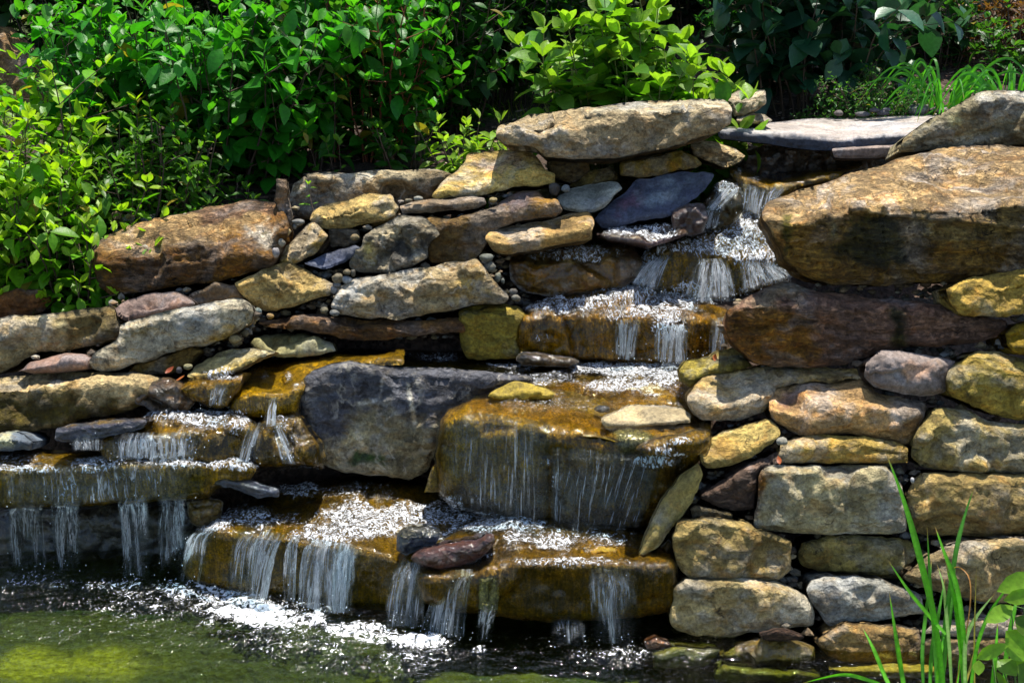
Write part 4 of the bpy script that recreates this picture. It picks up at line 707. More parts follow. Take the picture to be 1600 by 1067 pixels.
cc = np.tile(np.array([.27, .17, .014]), (len(V2), 1)) * (1 + .4 * fbm(V2 / .12, 3, 3))[:, None]
tag(mesh_obj('stream_bed', V2, F if vnorm(V2, F)[:, 2].mean() > 0 else F[:, ::-1], MAT['algae'], None, (0, 5.5, .5), cc), 'golden algae bed of the middle pool', 'stream bed', None, 'structure')

film('huge golden algae-covered block with water sliding down its face',
     [('E', 1000, 830, 400, 35, .36), ('H', 640, 320, 180, 40, .95), ('H', 760, 345, 150, 40, .9), ('H', 540, 270, 60, 60, .85), ('H', 700, 260, 150, 60, .35), ('H', 960, 80, 60, 30, .45), ('H', 990, 200, 50, 160, .3), ('M', 420, 860, 240, 70, .6)], amp=.008)
film('brown front ledge with a wide fan of falls into the pool',
     [('H', 450, 310, 380, 70, .95), ('H', 150, 360, 300, 110, .62), ('H', 60, 220, 300, 60, .42), ('G', 1320, 200, 140, 45, .8), ('G', 1100, 330, 300, 60, .55), ('G', 1500, 400, 250, 70, .62), ('H', 600, 420, 200, 60, .65), ('G', 950, 360, 150, 60, .6)])
film('brown front ledge block at right below the golden block',
     [('H', 750, 370, 260, 50, .9), ('H', 950, 430, 260, 60, .6), ('H', 1230, 430, 200, 60, .48), ('H', 1000, 530, 420, 28, .55), ('H', 650, 500, 120, 80, .5), ('H', 1280, 590, 90, 50, .3)])
film('wide golden ledge at the lower left with water dripping off its edge',
     [('G', 850, 80, 380, 40, .75), ('G', 450, 90, 220, 35, .62), ('G', 100, 80, 250, 45, .45), ('G', 150, 120, 300, 18, .6), ('G', 310, 190, 60, 70, .5), ('G', 560, 150, 90, 40, .45), ('G', 1080, 90, 70, 40, .8), ('G', 640, 160, 60, 60, .4)])
film('golden step stone in the left stream under the slate bar',
     [('D', 850, 880, 280, 55, .8), ('D', 600, 980, 130, 60, .66), ('D', 850, 985, 120, 50, .4), ('D', 1060, 920, 80, 60, .6), ('D', 700, 1050, 250, 20, .7)])
film('broad golden algae-covered shelf stone left of the dark-topped boulder',
     [('D', 1180, 695, 35, 35, .5), ('D', 1285, 690, 25, 30, .5), ('D', 1230, 605, 60, 25, .7), ('D', 1060, 860, 70, 50, .6), ('D', 1330, 740, 40, 25, .5)], amp=.005)
film('small golden shelf stone with a blue trickle', [('D', 1000, 700, 110, 25, .55)])
film('dark golden wet rock between the left step and the big boulder', [('D', 1250, 900, 70, 70, .45), ('D', 1110, 1000, 50, 90, .5), ('D', 1300, 1000, 60, 90, .35)], amp=.012)
film('mossy golden ledge of the middle step carrying white water',
     [('E', 1450, 340, 330, 70, 1.0), ('E', 1150, 370, 330, 50, .75), ('E', 1400, 420, 300, 40, .62), ('E', 950, 400, 150, 35, .6), ('E', 920, 520, 50, 40, .4), ('E', 1150, 540, 40, 60, .4), ('E', 1500, 470, 120, 80, .6)], amp=.01)
film('upper golden step stone under the twin white falls',
     [('K', 850, 700, 260, 110, 1.0), ('K', 700, 785, 350, 75, .68), ('K', 500, 800, 160, 40, .62), ('K', 900, 830, 160, 90, .7), ('K', 360, 880, 130, 110, .66), ('K', 560, 1010, 330, 60, .8), ('K', 980, 930, 120, 80, .9)], amp=.014)
film('golden wet lip stone under the slab where the top fall pours', [('K', 810, 410, 40, 25, .5), ('K', 900, 450, 60, 20, .45)])
film('wet sloping stone under the white chute left of the top fall', [('K', 750, 510, 80, 60, .56), ('K', 670, 620, 60, 80, .4)], amp=.012)
film('flat wet stone glinting at the foot of the tilted slate', [('K', 320, 720, 260, 45, .62)], up=.3)
film('brown block with a wet glinting top beside the middle fall', [('E', 1100, 140, 260, 45, .55), ('E', 900, 160, 80, 20, .5)], up=.35)
film('pale flat stone sloping down to the golden shelf', [('L', 1400, 570, 220, 45, .68)], keep=[('L', [(1150, 640), (1180, 590), (1330, 560), (1560, 480), (1720, 450), (1700, 640)])])
film('mossy golden lump at the right of the grey flat stone', [('M', 620, 700, 180, 25, .6), ('M', 600, 780, 250, 30, .6)])
film('blue-black wet cobble on the front ledge', [('H', 420, 410, 80, 50, .5)], up=.3)

# falling water: curved, folded sheets torn into strands
N = NT('falling_water'); su = N.attr('su').outputs[2]; st = N.attr('st').outputs[2]; kd = N.attr('kind').outputs[2]
cx = N.n('ShaderNodeCombineXYZ'); N.put(cx.inputs[0], su); N.put(cx.inputs[1], st)
V1 = cx.outputs[0]
n1 = N.math('SUBTRACT', N.noise(N.vmul(V1, (.6, .7, 1)), 1.0, 3, .6, .7), N.attr('gate').outputs[2]); n2 = N.noise(N.vmul(V1, (1.15, 1.5, 1)), 1.0, 5, .7, .4); n3 = N.noise(N.vmul(V1, (4, 11, 1)), 1.0, 4, .7)
th = N.math('SUBTRACT', .7, N.math('MULTIPLY', kd, .36))
body = N.math('ADD', N.math('MULTIPLY', n1, .55), N.math('MULTIPLY', n2, .45))
a = N.math('MULTIPLY', N.rng(body, th, N.math('ADD', th, .1), 0, 1), N.rng(n1, .44, .6, .08, 1))
a = N.math('MULTIPLY', a, N.rng(n3, .3, .6, .15, .6))
td = N.rng(N.math('ABSOLUTE', N.math('SUBTRACT', n2, .5)), .008, .075, 1, 0, True)
td = N.math('MULTIPLY', td, N.math('MULTIPLY', N.rng(n1, .45, .55, .02, 1), N.rng(n3, .32, .58, .6, 1)))
a = N.math('MULTIPLY', N.math('MAXIMUM', a, td), N.rng(kd, .12, .55), clamp=True)
wb = N.n('ShaderNodeBsdfPrincipled'); wb.inputs['Base Color'].default_value = (.93, .95, .98, 1); wb.inputs['Roughness'].default_value = .18; wb.inputs['Specular IOR Level'].default_value = .9
nb = N.bump(N.math('ADD', n2, N.math('MULTIPLY', n3, .5)), 1.0, .02); N.put(wb.inputs['Normal'], nb)
tl = N.n('ShaderNodeBsdfTranslucent'); tl.inputs[0].default_value = (.75, .85, .95, 1)
m1 = N.n('ShaderNodeMixShader'); m1.inputs[0].default_value = .5; N.put(m1.inputs[1], wb.outputs[0]); N.put(m1.inputs[2], tl.outputs[0])
tr = N.n('ShaderNodeBsdfTransparent'); tr.inputs[0].default_value = (.9, .95, .97, 1)
gl = N.n('ShaderNodeBsdfAnisotropic'); gl.inputs['Roughness'].default_value = .16; N.put(gl.inputs['Normal'], nb)
m0 = N.n('ShaderNodeMixShader'); N.put(m0.inputs[0], N.math('MULTIPLY', N.rng(kd, 0, .3), .035)); N.put(m0.inputs[1], tr.outputs[0]); N.put(m0.inputs[2], gl.outputs[0])
m2 = N.n('ShaderNodeMixShader'); N.put(m2.inputs[0], a); N.put(m2.inputs[1], m0.outputs[0]); N.put(m2.inputs[2], m1.outputs[0])
W_FALL = N.surf(m2.outputs[0])
DROPS = []
SP = 'water sliding over the golden block'
def polyat(P3, t):
    k = len(P3) - 1; x = min(max(t, 0), 1) * k; i = min(int(x), k - 1); return P3[i] + (P3[i + 1] - P3[i]) * (x - i)
def fall(label, key, top, Dt, bot, Db, n, wid, seed, dens=.75, arc=1.7, sheetw=.035, split=.25, group=None, gate=0.0):
    rng = random.Random(seed)
    def line(pts, D):
        q = PX(key, pts); D = D if isinstance(D, (list, tuple)) else [D] * len(q)
        return [at(a[0], a[1], d) for a, d in zip(q, D)]
    A, B = line(top, Dt), line(bot, Db)
    if Db == 0: B = [at(a[0], a[1], float((POND + .005 - CAM[2]) / ray(*a)[1])) for a in PX(key, bot)]
    Lw = sum(np.linalg.norm(A[i + 1] - A[i]) for i in range(len(A) - 1)); Lh = abs(A[0][2] - B[0][2])
    nc = max(10, int(Lw / .006)); M = 18
    V, F, SU, ST, KD = [], [], [], [], []
    for layer in range(2):
        s0 = rng.uniform(0, 300); base = len(V)
        tt = np.linspace(0, 1, nc)
        cq = np.stack([tt * Lw / .05 + s0, tt * 0, tt * 0 + layer], 1)
        dn = vnoise(cq, seed); ln = .82 + .35 * vnoise(cq * 1.7 + 9, seed); wob = vnoise(cq * .7 + 4, seed); fold = vnoise(cq * 2.3, seed + 1)
        edge = sstep(.0, .22, tt + .12 * dn) * sstep(1, .78, tt + .12 * wob)
        jj, ii = np.meshgrid(np.arange(M + 1), np.arange(nc), indexing='ij')
        WB = fbm(np.stack([ii.ravel() / nc * Lw / .06 + s0, jj.ravel() / M * Lh / .24 + layer * 5, ii.ravel() * 0.0], 1), 2, seed + 2).reshape(M + 1, nc)
        for j in range(M + 1):
            s = j / M
            for i in range(nc):
                p = polyat(A, tt[i] + .02 * dn[i]); q = polyat(B, tt[i] + .10 * s * fold[i] * min(1, .12 / Lw) + .02 * wob[i])
                c = p + (q - p) * s; c[2] = p[2] + (q[2] - p[2]) * s ** (arc + .25 * wob[i])
                if j == 0: c = p + np.array([0, .035, .006])
                c[1] += -.006 - .007 * layer + .010 * fold[i] * min(1, s * 3) + .012 * dn[i] * s
                c[2] += .003; c[0] += WB[j, i] * .014 * min(1, s * 2.5)
                V.append(c); SU.append(s0 + tt[i] * Lw / .009); ST.append(s * Lh / .16 + layer * 7.3 + seed * 3.1)
                k = dens * (1.05 - .3 * layer) * (1 + .35 * dn[i]) * edge[i] * (.3 + .7 * min(1, s * 2.6)) * (1 - sstep(ln[i] - .12, ln[i] + .04, s) * (.0 if Db != 0 and s < .9 else .75))
                KD.append(max(0.0, k))
        for j in range(M):
            for i in range(nc - 1):
                a_ = base + j * nc + i; F.append((a_, a_ + 1, a_ + nc + 1, a_ + nc))
    for k in range(0 if group == SP else int(n * 1.1)):
        q = polyat(B, rng.random()); DROPS.append((q[0] + rng.gauss(0, .03), q[1] + rng.gauss(-.03, .03), q[2] + abs(rng.gauss(0, .03)) + .01))
        if rng.random() < .2:
            t = rng.random(); s = rng.random(); p = polyat(A, t); q = polyat(B, t); c = p + (q - p) * s; c[2] = p[2] + (q[2] - p[2]) * s ** arc; DROPS.append((c[0], c[1] - rng.uniform(.015, .04), c[2]))
    V = np.array(V); org = V[V[:, 2].argmin()]
    o = mesh_obj('waterfall', V, np.array(F), W_FALL, None, tuple(float(x) for x in org), None, {'su': SU, 'st': ST, 'kind': KD, 'gate': np.full(len(V), gate)})
    tag(o, label, 'waterfall', group)
LG = 'falls pouring over the front ledge'
fall('thin greenish falls dripping at the far left of the lower left ledge', 'G', [(30, 288), (200, 288)], 5.06, [(40, 545), (215, 545)], 0, 11, .012, 1, .5)
fall('thin drips from the lower left ledge left of the blue strands', 'G', [(230, 275), (370, 280)], 5.06, [(240, 555), (360, 555)], 0, 9, .012, 2, .5)
fall('bluish strands falling at the middle of the lower left ledge', 'G', [(525, 265), (690, 255)], 5.06, [(545, 590), (700, 590)], 0, 12, .016, 3, .75)
fall('short strands at the right end of the lower left ledge', 'G', [(700, 250), (840, 235)], 5.06, [(720, 580), (850, 470)], [5.05, 5.04], 8, .012, 4, .5)
fall('leftmost bowed fall of the front ledge, curving outward', 'G', [(860, 395), (970, 400)], [4.97, 4.94], [(765, 610), (900, 625)], 0, 14, .018, 5, 0.91, 2.0, group=LG)
fall('thin greenish streams left of the broad front fall', 'G', [(1060, 405), (1270, 425)], [4.92, 4.88], [(1010, 680), (1190, 700)], 0, 9, .02, 6, .8, 2.0, .022, .1, group=LG)
fall('slim stream just left of the broad white front fall', 'G', [(1290, 430), (1340, 432)], 4.87, [(1270, 700), (1310, 710)], 0, 4, .018, 7, 0.91, 2.0, group=LG)
fall('broad white fall in the middle of the front ledge', 'G', [(1380, 445), (1470, 455), (1590, 475)], [4.86, 4.83, 4.8], [(1310, 715), (1440, 750), (1560, 755)], 0, 26, .018, 8, 1.30, 2.0, group=LG)
fall('sparse strands right of the broad white front fall', 'H', [(20, 470), (130, 500)], [4.79, 4.76], [(-10, 740), (100, 740)], 0, 8, .014, 9, 0.78, 2.0, group=LG)
fall('veil falling below the dark cobbles on the front ledge', 'H', [(290, 545), (420, 560)], [4.74, 4.68], [(215, 810), (410, 820)], 0, 17, .016, 10, 1.04, 2.0, group=LG)
fall('bright bluish fall right of the maroon stone', 'H', [(500, 585), (630, 585)], [4.66, 4.61], [(400, 830), (590, 870)], 0, 22, .018, 11, 1.30, 2.0, group=LG)
fall('thin drips under the pale olive fringe stone', 'H', [(640, 740), (740, 740)], 4.55, [(620, 880), (715, 880)], 0, 4, .01, 12, .5, group=LG)
fall('dim greenish drips at the centre of the right front ledge', 'H', [(970, 780), (1150, 775)], 4.6, [(985, 890), (1140, 900)], 0, 9, .014, 13, .4, group=LG)
fall('bluish veil at the right end of the front ledge', 'H', [(1140, 570), (1340, 565)], 4.59, [(1160, 890), (1370, 890)], 0, 13, .014, 14, .4, group=LG)
fall('pair of blue streams at the centre of the middle step', 'E', [(1255, 455), (1375, 455)], 5.76, [(1255, 615), (1350, 620)], 5.74, 9, .018, 15, .85, 1.6)
fall('wide white fall at the right of the middle step', 'E', [(1440, 470), (1585, 480)], 5.76, [(1425, 640), (1580, 640)], 5.7, 22, .02, 16, 1.0, 1.6)
fall('narrow fall between the middle step and the purple layered rock', 'E', [(1690, 450), (1760, 440)], 5.76, [(1670, 590), (1740, 590)], 5.72, 7, .018, 17, .8)
fall('white fall at the left of the upper step, curving left', 'K', [(380, 850), (480, 840)], 6.09, [(265, 985), (430, 1010)], [6.06, 6.0], 20, .02, 18, .95, 1.7)
fall('pair of bright falls in the middle of the upper step', 'K', [(600, 860), (760, 860)], 6.05, [(545, 1055), (830, 1060)], 5.93, 24, .02, 19, .95, 1.7)
fall('white water tumbling at the right of the upper step', 'K', [(790, 870), (1010, 880)], 6.07, [(800, 1030), (1090, 930)], 5.98, 20, .02, 20, .85, 1.6)
fall('narrow white chute slanting down left of the top fall', 'K', [(745, 455), (825, 520)], [6.3, 6.28], [(630, 600), (730, 610)], [6.2, 6.18], 8, .02, 44, 1.1, 1.1)
fall('small dark blue fall under the white chute', 'K', [(640, 590), (730, 590)], 6.22, [(600, 715), (700, 700)], 6.18, 12, .018, 21, .7)
fall('top fall pouring from the golden lip under the slate slab', 'K', [(815, 480), (950, 510), (1090, 480)], [6.34, 6.34, 6.4], [(815, 600), (920, 645), (1010, 560)], [6.26, 6.24, 6.3], 30, .016, 22, .75, 1.6)
fall('small blue trickle over the left golden shelf', 'D', [(945, 735), (1035, 735)], 5.3, [(930, 825), (1000, 825)], 5.27, 8, .02, 23, .5, 1.6)
fall('narrow stream splitting over the dark golden rock', 'D', [(1200, 805), (1240, 800)], 5.25, [(1185, 915), (1230, 915)], 5.12, 5, .018, 24, .85)
fall('thin stream running down beside the big boulder', 'D', [(1220, 920), (1260, 920)], 5.1, [(1260, 1080), (1320, 1085)], 5.0, 7, .016, 25, .7, 1.2)
fall('thin stream slipping left off the dark golden rock', 'D', [(1110, 920), (1180, 915)], 5.12, [(1050, 1070), (1130, 1080)], 5.02, 9, .018, 26, .6, 1.2)
fall('white water over the golden step in the left stream', 'D', [(500, 965), (700, 960), (890, 960)], 5.1, [(500, 1060), (700, 1065), (890, 1045)], 5.06, 26, .022, 27, .75, 1.4)
fall('faint drips below the dark blue slate bar', 'L', [(440, 995), (640, 975)], 5.1, [(450, 1060), (640, 1060)], 5.06, 6, .008, 28, .4)
fall('thin bright streaks sliding down the left half of the golden block', 'P', [(695, 668), (745, 652), (800, 657), (860, 668)], [5.1, 5.06, 5.01, 4.95], [(690, 770), (740, 800), (800, 812), (860, 825)], [5.07, 5.03, 4.98, 4.92], 10, .02, 41, .68, 1.15, group=SP, gate=.11)
fall('sparse streaks sliding down the right half of the golden block', 'P', [(860, 705), (950, 712), (1040, 712)], [4.96, 4.9, 4.85], [(860, 825), (930, 828), (1000, 825)], [4.93, 4.88, 4.84], 8, .02, 42, .7, 1.15, group=SP, gate=.12)
fall('wet streaks trickling down the face of the lower left ledge', 'G', [(0, 125), (250, 125), (550, 112), (900, 115)], 5.07, [(0, 275), (250, 270), (550, 255), (900, 235)], 5.06, 10, .02, 43, .7, 1.15, gate=.11)
# droplets
rng = random.Random(5); V = []; F = []
octv = np.array([(1, 0, 0), (-1, 0, 0), (0, 1, 0), (0, -1, 0), (0, 0, 1), (0, 0, -1)], float)
octf = [(0, 2, 4), (2, 1, 4), (1, 3, 4), (3, 0, 4), (2, 0, 5), (1, 2, 5), (3, 1, 5), (0, 3, 5)]
for k, d in enumerate(DROPS):
    r = rng.uniform(.0009, .0024); b_ = len(V)
    for q in octv * r * np.array([1, 1, rng.uniform(1, 2)]): V.append(q + np.array(d))
    F += [tuple(b_ + i for i in t) for t in octf]
N = NT('droplet'); b = N.n('ShaderNodeBsdfPrincipled'); b.inputs['Base Color'].default_value = (.8, .86, .9, 1); b.inputs['Roughness'].default_value = .1
tag(mesh_obj('water_droplets', np.array(V), np.array(F), N.surf(b.outputs[0]), None, (0, 4.8, 0)), 'spray of droplets flung off the falls', 'spray', None, 'stuff')
# ------------------------------------------------------------------ plants
def leaf_mat(name, trans=.45, gloss=.3):
    N = NT(name); P = N.coord(); c = N.attr('Col').outputs[0]
    c = N.mix(1.0, c, N.rng(N.noise(P, 60, 3), .3, .7, .8, 1.2), 'MULTIPLY')
    b = N.n('ShaderNodeBsdfPrincipled'); N.put(b.inputs['Base Color'], c); b.inputs['Roughness'].default_value = .42; b.inputs['Specular IOR Level'].default_value = gloss
    N.put(b.inputs['Normal'], N.bump(N.noise(P, 90, 3), .25, .006))
    t = N.n('ShaderNodeBsdfTranslucent'); N.put(t.inputs[0], N.mix(1.0, c, (1.5, 1.7, .5, 1), 'MULTIPLY'))
    m = N.n('ShaderNodeMixShader'); m.inputs[0].default_value = trans; N.put(m.inputs[1], b.outputs[0]); N.put(m.inputs[2], t.outputs[0])
    return N.surf(m.outputs[0])
LEAF = leaf_mat('leaf'); LEAFD = leaf_mat('waxy_leaf', .25, .5)
N = NT('bark'); P = N.coord(); b = N.n('ShaderNodeBsdfPrincipled'); b.inputs['Roughness'].default_value = .9
N.put(b.inputs['Base Color'], N.mix(1.0, N.attr('Col').outputs[0], N.rng(N.noise(N.vmul(P, (1, 1, .2)), 80, 5), .3, .7, .5, 1.5), 'MULTIPLY'))
N.put(b.inputs['Normal'], N.bump(N.noise(N.vmul(P, (1, 1, .2)), 60, 4), .6, .01)); BARK = N.surf(b.outputs[0])

class Leaves:
    """collects leaves / blades; builds one mesh"""
    def __init__(s): s.p, s.d, s.n, s.L, s.W, s.c, s.k = [], [], [], [], [], [], []
    def add(s, p, d, n, L, W, c, curl=.25): s.p.append(p); s.d.append(d); s.n.append(n); s.L.append(L); s.W.append(W); s.c.append(c); s.k.append(curl)
    def build(s, name, mat, parent, prof=((0, 0), (.12, .42), (.32, .92), (.55, 1), (.78, .66), (.92, .26), (1, .0))):
        p = np.array(s.p); d = np.array(s.d, float); n = np.array(s.n, float); L = np.array(s.L); W = np.array(s.W); k = np.array(s.k)
        d /= np.linalg.norm(d, axis=1)[:, None] + 1e-9; x = np.cross(d, n); x /= np.linalg.norm(x, axis=1)[:, None] + 1e-9; n = np.cross(x, d)
        rows = len(prof); V = np.zeros((len(p), rows, 3, 3))
        for r, (t, w_) in enumerate(prof):
            cz = -k * L * t * t; cx_ = L * t
            base = p + d * cx_[:, None] + n * cz[:, None]
            for e, sd in enumerate((-1, 0, 1)):
                V[:, r, e] = base + x * (sd * w_ * W * .5)[:, None] + n * ((abs(sd) * w_ * W * .16))[:, None]
        V = V.reshape(-1, 3); nb = rows * 3; F = []
        for r in range(rows - 1):
            for e in range(2): F.append((r * 3 + e, r * 3 + e + 1, r * 3 + e + 4, r * 3 + e + 3))
        F = (np.array(F)[None] + (np.arange(len(p)) * nb)[:, None, None]).reshape(-1, 4)
        C = np.repeat(np.array(s.c), nb, 0)
        return mesh_obj(name, V, F, mat, parent, tuple(parent.location) if parent else None, C)
class Tubes:
    def __init__(s): s.V, s.F, s.C = [], [], []
    def add(s, pts, r0, r1, c, n=5):
        pts = np.array(pts); m = len(pts); b_ = len(s.V)
        for i in range(m):
            t = pts[min(i + 1, m - 1)] - pts[max(i - 1, 0)]; t = t / (np.linalg.norm(t) + 1e-9)
            a = np.cross(t, (0.31, .95, .05)); a /= np.linalg.norm(a) + 1e-9; bb = np.cross(t, a); r = r0 + (r1 - r0) * i / (m - 1)
            for q in range(n):
                th = 2 * math.pi * q / n; s.V.append(pts[i] + (a * math.cos(th) + bb * math.sin(th)) * r); s.C.append(c)
        for i in range(m - 1):
            for q in range(n): s.F.append((b_ + i * n + q, b_ + i * n + (q + 1) % n, b_ + (i + 1) * n + (q + 1) % n, b_ + (i + 1) * n + q))
    def build(s, name, parent): return mesh_obj(name, np.array(s.V), np.array(s.F), BARK, parent, tuple(parent.location), np.array(s.C))
def xu(u, Y): return float(ray(u, 200)[0]) * Y
def gz(x, y): return float(ground_z(np.array([x]), np.array([y]))[0])
def shrub(name, label, cat, u, Y, H, rx, ry, nst, L, W, step, col, tip, seed, lean=.35, twigs=.35, t0=.15, bark=(.07, .045, .03), mat=None, group=None, droop=.3, r0=.006, hvar=.3, x=None, z=None, tlen=.28, bend=0.0):
    rg = random.Random(seed); x0 = xu(u, Y) if x is None else x
    z0 = gz(x0, Y) - .03 if z is None else z
    root = empty(name, (x0, Y, z0)); tag(root, label, cat, group)
    lv, tb = Leaves(), Tubes(); col = np.array(col); tip = np.array(tip)
    def stem(p, d, ln, rad, depth, tstart):
        m = max(4, int(ln / .09)); pts = [p.copy()]; dd = d.copy()
        for i in range(m):
            dd = dd + np.array([rg.gauss(0, .09), rg.gauss(0, .09), .03 - .05 * droop * i / m]); dd[0] += bend; dd /= np.linalg.norm(dd)
            pts.append(pts[-1] + dd * ln / m)
        tb.add(pts, rad, rad * .35, np.array(bark) * rg.uniform(.7, 1.4), 5 if depth == 0 else 4)
        P3 = [np.array(q) for q in pts]; nn = max(2, int(ln * (1 - tstart) / step)); rot = rg.uniform(0, 6.3)
        for k in range(nn):
            t = tstart + (1 - tstart) * (k + .6) / nn; q = polyat(P3, t); ax = polyat(P3, min(1, t + .05)) - polyat(P3, max(0, t - .05)); ax /= np.linalg.norm(ax) + 1e-9
            rot += 1.57 + rg.gauss(0, .3); e1 = np.cross(ax, (.2, .9, .3)); e1 /= np.linalg.norm(e1); e2 = np.cross(ax, e1)
            for s_ in (0, math.pi):
                if rg.random() < .12: continue
                a = rot + s_; o_ = e1 * math.cos(a) + e2 * math.sin(a)
                dv = o_ * rg.uniform(.8, 1.1) + ax * rg.uniform(.15, .75) + np.array([0, 0, -droop * rg.uniform(.2, 1)])
                sz = (1 - .45 * t ** 3) * rg.choice((.5, .75, .9, 1.0, 1.1, 1.2)) * rg.uniform(.85, 1.1); mixt = min(1, max(0, (t - .55) / .45)) ** 1.5 * rg.uniform(.3, 1)
                c = (col * (1 - mixt) + tip * mixt) * rg.uniform(.7, 1.25) * np.array([rg.uniform(.85, 1.2), 1, rg.uniform(.8, 1.2)])
                if L < .15 and rg.random() < .02: c = np.array((.3, .24, .03)) * rg.uniform(.6, 1.2)
                nr = np.array([rg.gauss(0, .35), rg.gauss(0, .35), 1.0])
                lv.add(q + o_ * .006, dv, nr, L * sz, W * sz, c, rg.uniform(.05, .4))
            if depth == 0 and .2 < t < .85 and rg.random() < twigs:
                a = rg.uniform(0, 6.3); o_ = e1 * math.cos(a) + e2 * math.sin(a); stem(q, (o_ + ax * .7) / 1.3, H * tlen * rg.uniform(.5, 1.1), rad * .5, 1, .12)
        for s_ in range(3):
            a = rg.uniform(0, 6.3); dv = np.array([math.cos(a) * .6, math.sin(a) * .6, .7]); lv.add(pts[-1], dv, (rg.gauss(0, .5), rg.gauss(0, .5), 1), L * .55, W * .5, tip * rg.uniform(.8, 1.2), .1)
    for k in range(nst):
        a = rg.uniform(0, 6.3); r = rg.random() ** .5; ox, oy = math.cos(a) * r, math.sin(a) * r
        p = np.array([x0 + ox * rx * .6, Y + oy * ry * .6, z0]); p[2] = gz(p[0], p[1]) - .03 if z is None else z0
        d = np.array([ox * lean, oy * lean, 1.0]); d /= np.linalg.norm(d)
        stem(p, d, H * rg.uniform(1 - hvar, 1 + hvar * .4) * (1 - .25 * r), r0 * rg.uniform(.7, 1.3), 0, t0)
    lv.build('foliage', mat or LEAF, root); tb.build('branches', root)
    return root
G_ = (.05, .145, .012); GT = (.14, .25, .02); GD = (.022, .075, .014); GB = (.014, .06, .03)
# front left, sunlit
shrub('shrub', 'bright yellow-green sunlit shrub at the left edge', 'shrub', -10, 6.35, 1.0, .46, .26, 54, .11, .052, .062, (.12, .29, .01), (.28, .42, .02), 1, t0=.1, twigs=.4)
shrub('shrub', 'bright green shrub spilling over the brown boulder at the left', 'shrub', 85, 6.15, .72, .32, .14, 46, .105, .055, .06, (.1, .27, .01), (.24, .38, .02), 2, lean=.8, t0=.08, droop=.7)
shrub('shrub', 'low dense green plant between the yellow-green shrub and the dark bushes', 'shrub', 225, 6.5, .62, .34, .16, 50, .085, .034, .045, (.05, .15, .012), (.1, .22, .02), 3, twigs=.3)
shrub('shrub', 'low leafy sprig on the earth above the big brown boulder', 'shrub', 330, 6.5, .3, .2, .12, 10, .09, .045, .06, (.03, .1, .012), (.07, .16, .02), 33)
# big shaded bushes
shrub('bush', 'tall dark green broad-leaved bush at the upper left', 'bush', 200, 7.15, 1.1, .5, .3, 42, .13, .07, .08, t0=.04, col=(.028, .18, .01), tip=(.07, .28, .015), seed=4, twigs=.5)
shrub('bush', 'dark green bush with big drooping leaves above the brown boulder', 'bush', 370, 6.95, 1.05, .45, .25, 42, .14, .078, .08, t0=.04, col=(.026, .17, .01), tip=(.06, .26, .015), seed=5, twigs=.5, droop=.6)
shrub('bush', 'deep green bush with reddish stems left of the small bright seedling', 'bush', 560, 7.3, 1.25, .45, .28, 42, .125, .066, .08, t0=.04, col=(.026, .17, .01), tip=(.07, .27, .015), seed=6, twigs=.5, bark=(.16, .05, .025))
shrub('bush', 'shaded bush rising behind the white-patched boulder', 'bush', 470, 7.0, 1.0, .3, .18, 16, .12, .06, .08, (.03, .11, .013), (.06, .17, .02), 7, twigs=.3)
shrub('bush', 'blackish open bush with thin branches in the gap left of the bright bush', 'bush', 760, 8.3, 1.5, .55, .3, 44, .12, .06, .085, (.014, .055, .01), (.03, .09, .012), 8, twigs=.5, bark=(.03, .02, .015), t0=.12)
shrub('bush', 'shaded leafy bush between the reddish-stemmed bush and the bright whorled bush', 'bush', 700, 7.8, 1.3, .35, .25, 26, .12, .062, .08, (.018, .085, .01), (.04, .15, .012), 88, twigs=.5, t0=.06)
shrub('bush', 'bright yellow-green bush with upright whorled leaves behind the capstone', 'bush', 1000, 7.0, .98, .52, .25, 56, .185, .11, .075, (.07, .2, .012), (.2, .33, .03), 9, lean=.3, t0=.12, twigs=.25, droop=.05, hvar=.3, bark=(.1, .12, .03))
shrub('bush', 'dark blue-green bush with very large leaves behind the slate slab', 'bush', 1270, 7.95, 1.5, .5, .3, 26, .19, .13, .12, (.016, .068, .03), (.03, .1, .035), 10, twigs=.5, droop=.7, mat=LEAFD)
shrub('bush', 'little boxwood-like bush of small leaves behind the slate slab', 'bush', 1370, 7.5, .42, .28, .16, 46, .034, .017, .024, (.03, .11, .016), (.07, .17, .03), 11, twigs=.6, lean=.6, t0=.1, r0=.003)
shrub('bush', 'low small-leaved sprigs at the back left corner of the slate slab', 'bush', 1290, 7.4, .22, .22, .1, 24, .034, .018, .024, (.025, .1, .016), (.06, .15, .03), 12, twigs=.5, lean=.6, t0=.1, r0=.003)
shrub('bush', 'rust-leaved low shrub at the top right corner', 'bush', 1545, 9.3, .5, .45, .3, 34, .075, .032, .05, (.1, .042, .015), (.15, .07, .02), 13, twigs=.5, t0=.05)
shrub('bush', 'dark bush filling the gap between the bright whorled bush and the large-leaved bush', 'bush', 1185, 8.5, 1.0, .35, .25, 30, .11, .06, .075, (.016, .07, .015), (.03, .12, .02), 91, twigs=.5, t0=.04)
shrub('bush', 'dim low bush on the mulch behind the daylilies', 'bush', 1450, 9.2, .55, .3, .25, 26, .085, .045, .06, (.02, .08, .015), (.04, .13, .02), 92, twigs=.5, t0=.04)
shrub('bush', 'dim green shrub behind the daylilies at the right edge', 'bush', 1590, 8.9, .5, .35, .3, 18, .1, .05, .07, (.03, .1, .015), (.06, .15, .02), 14)
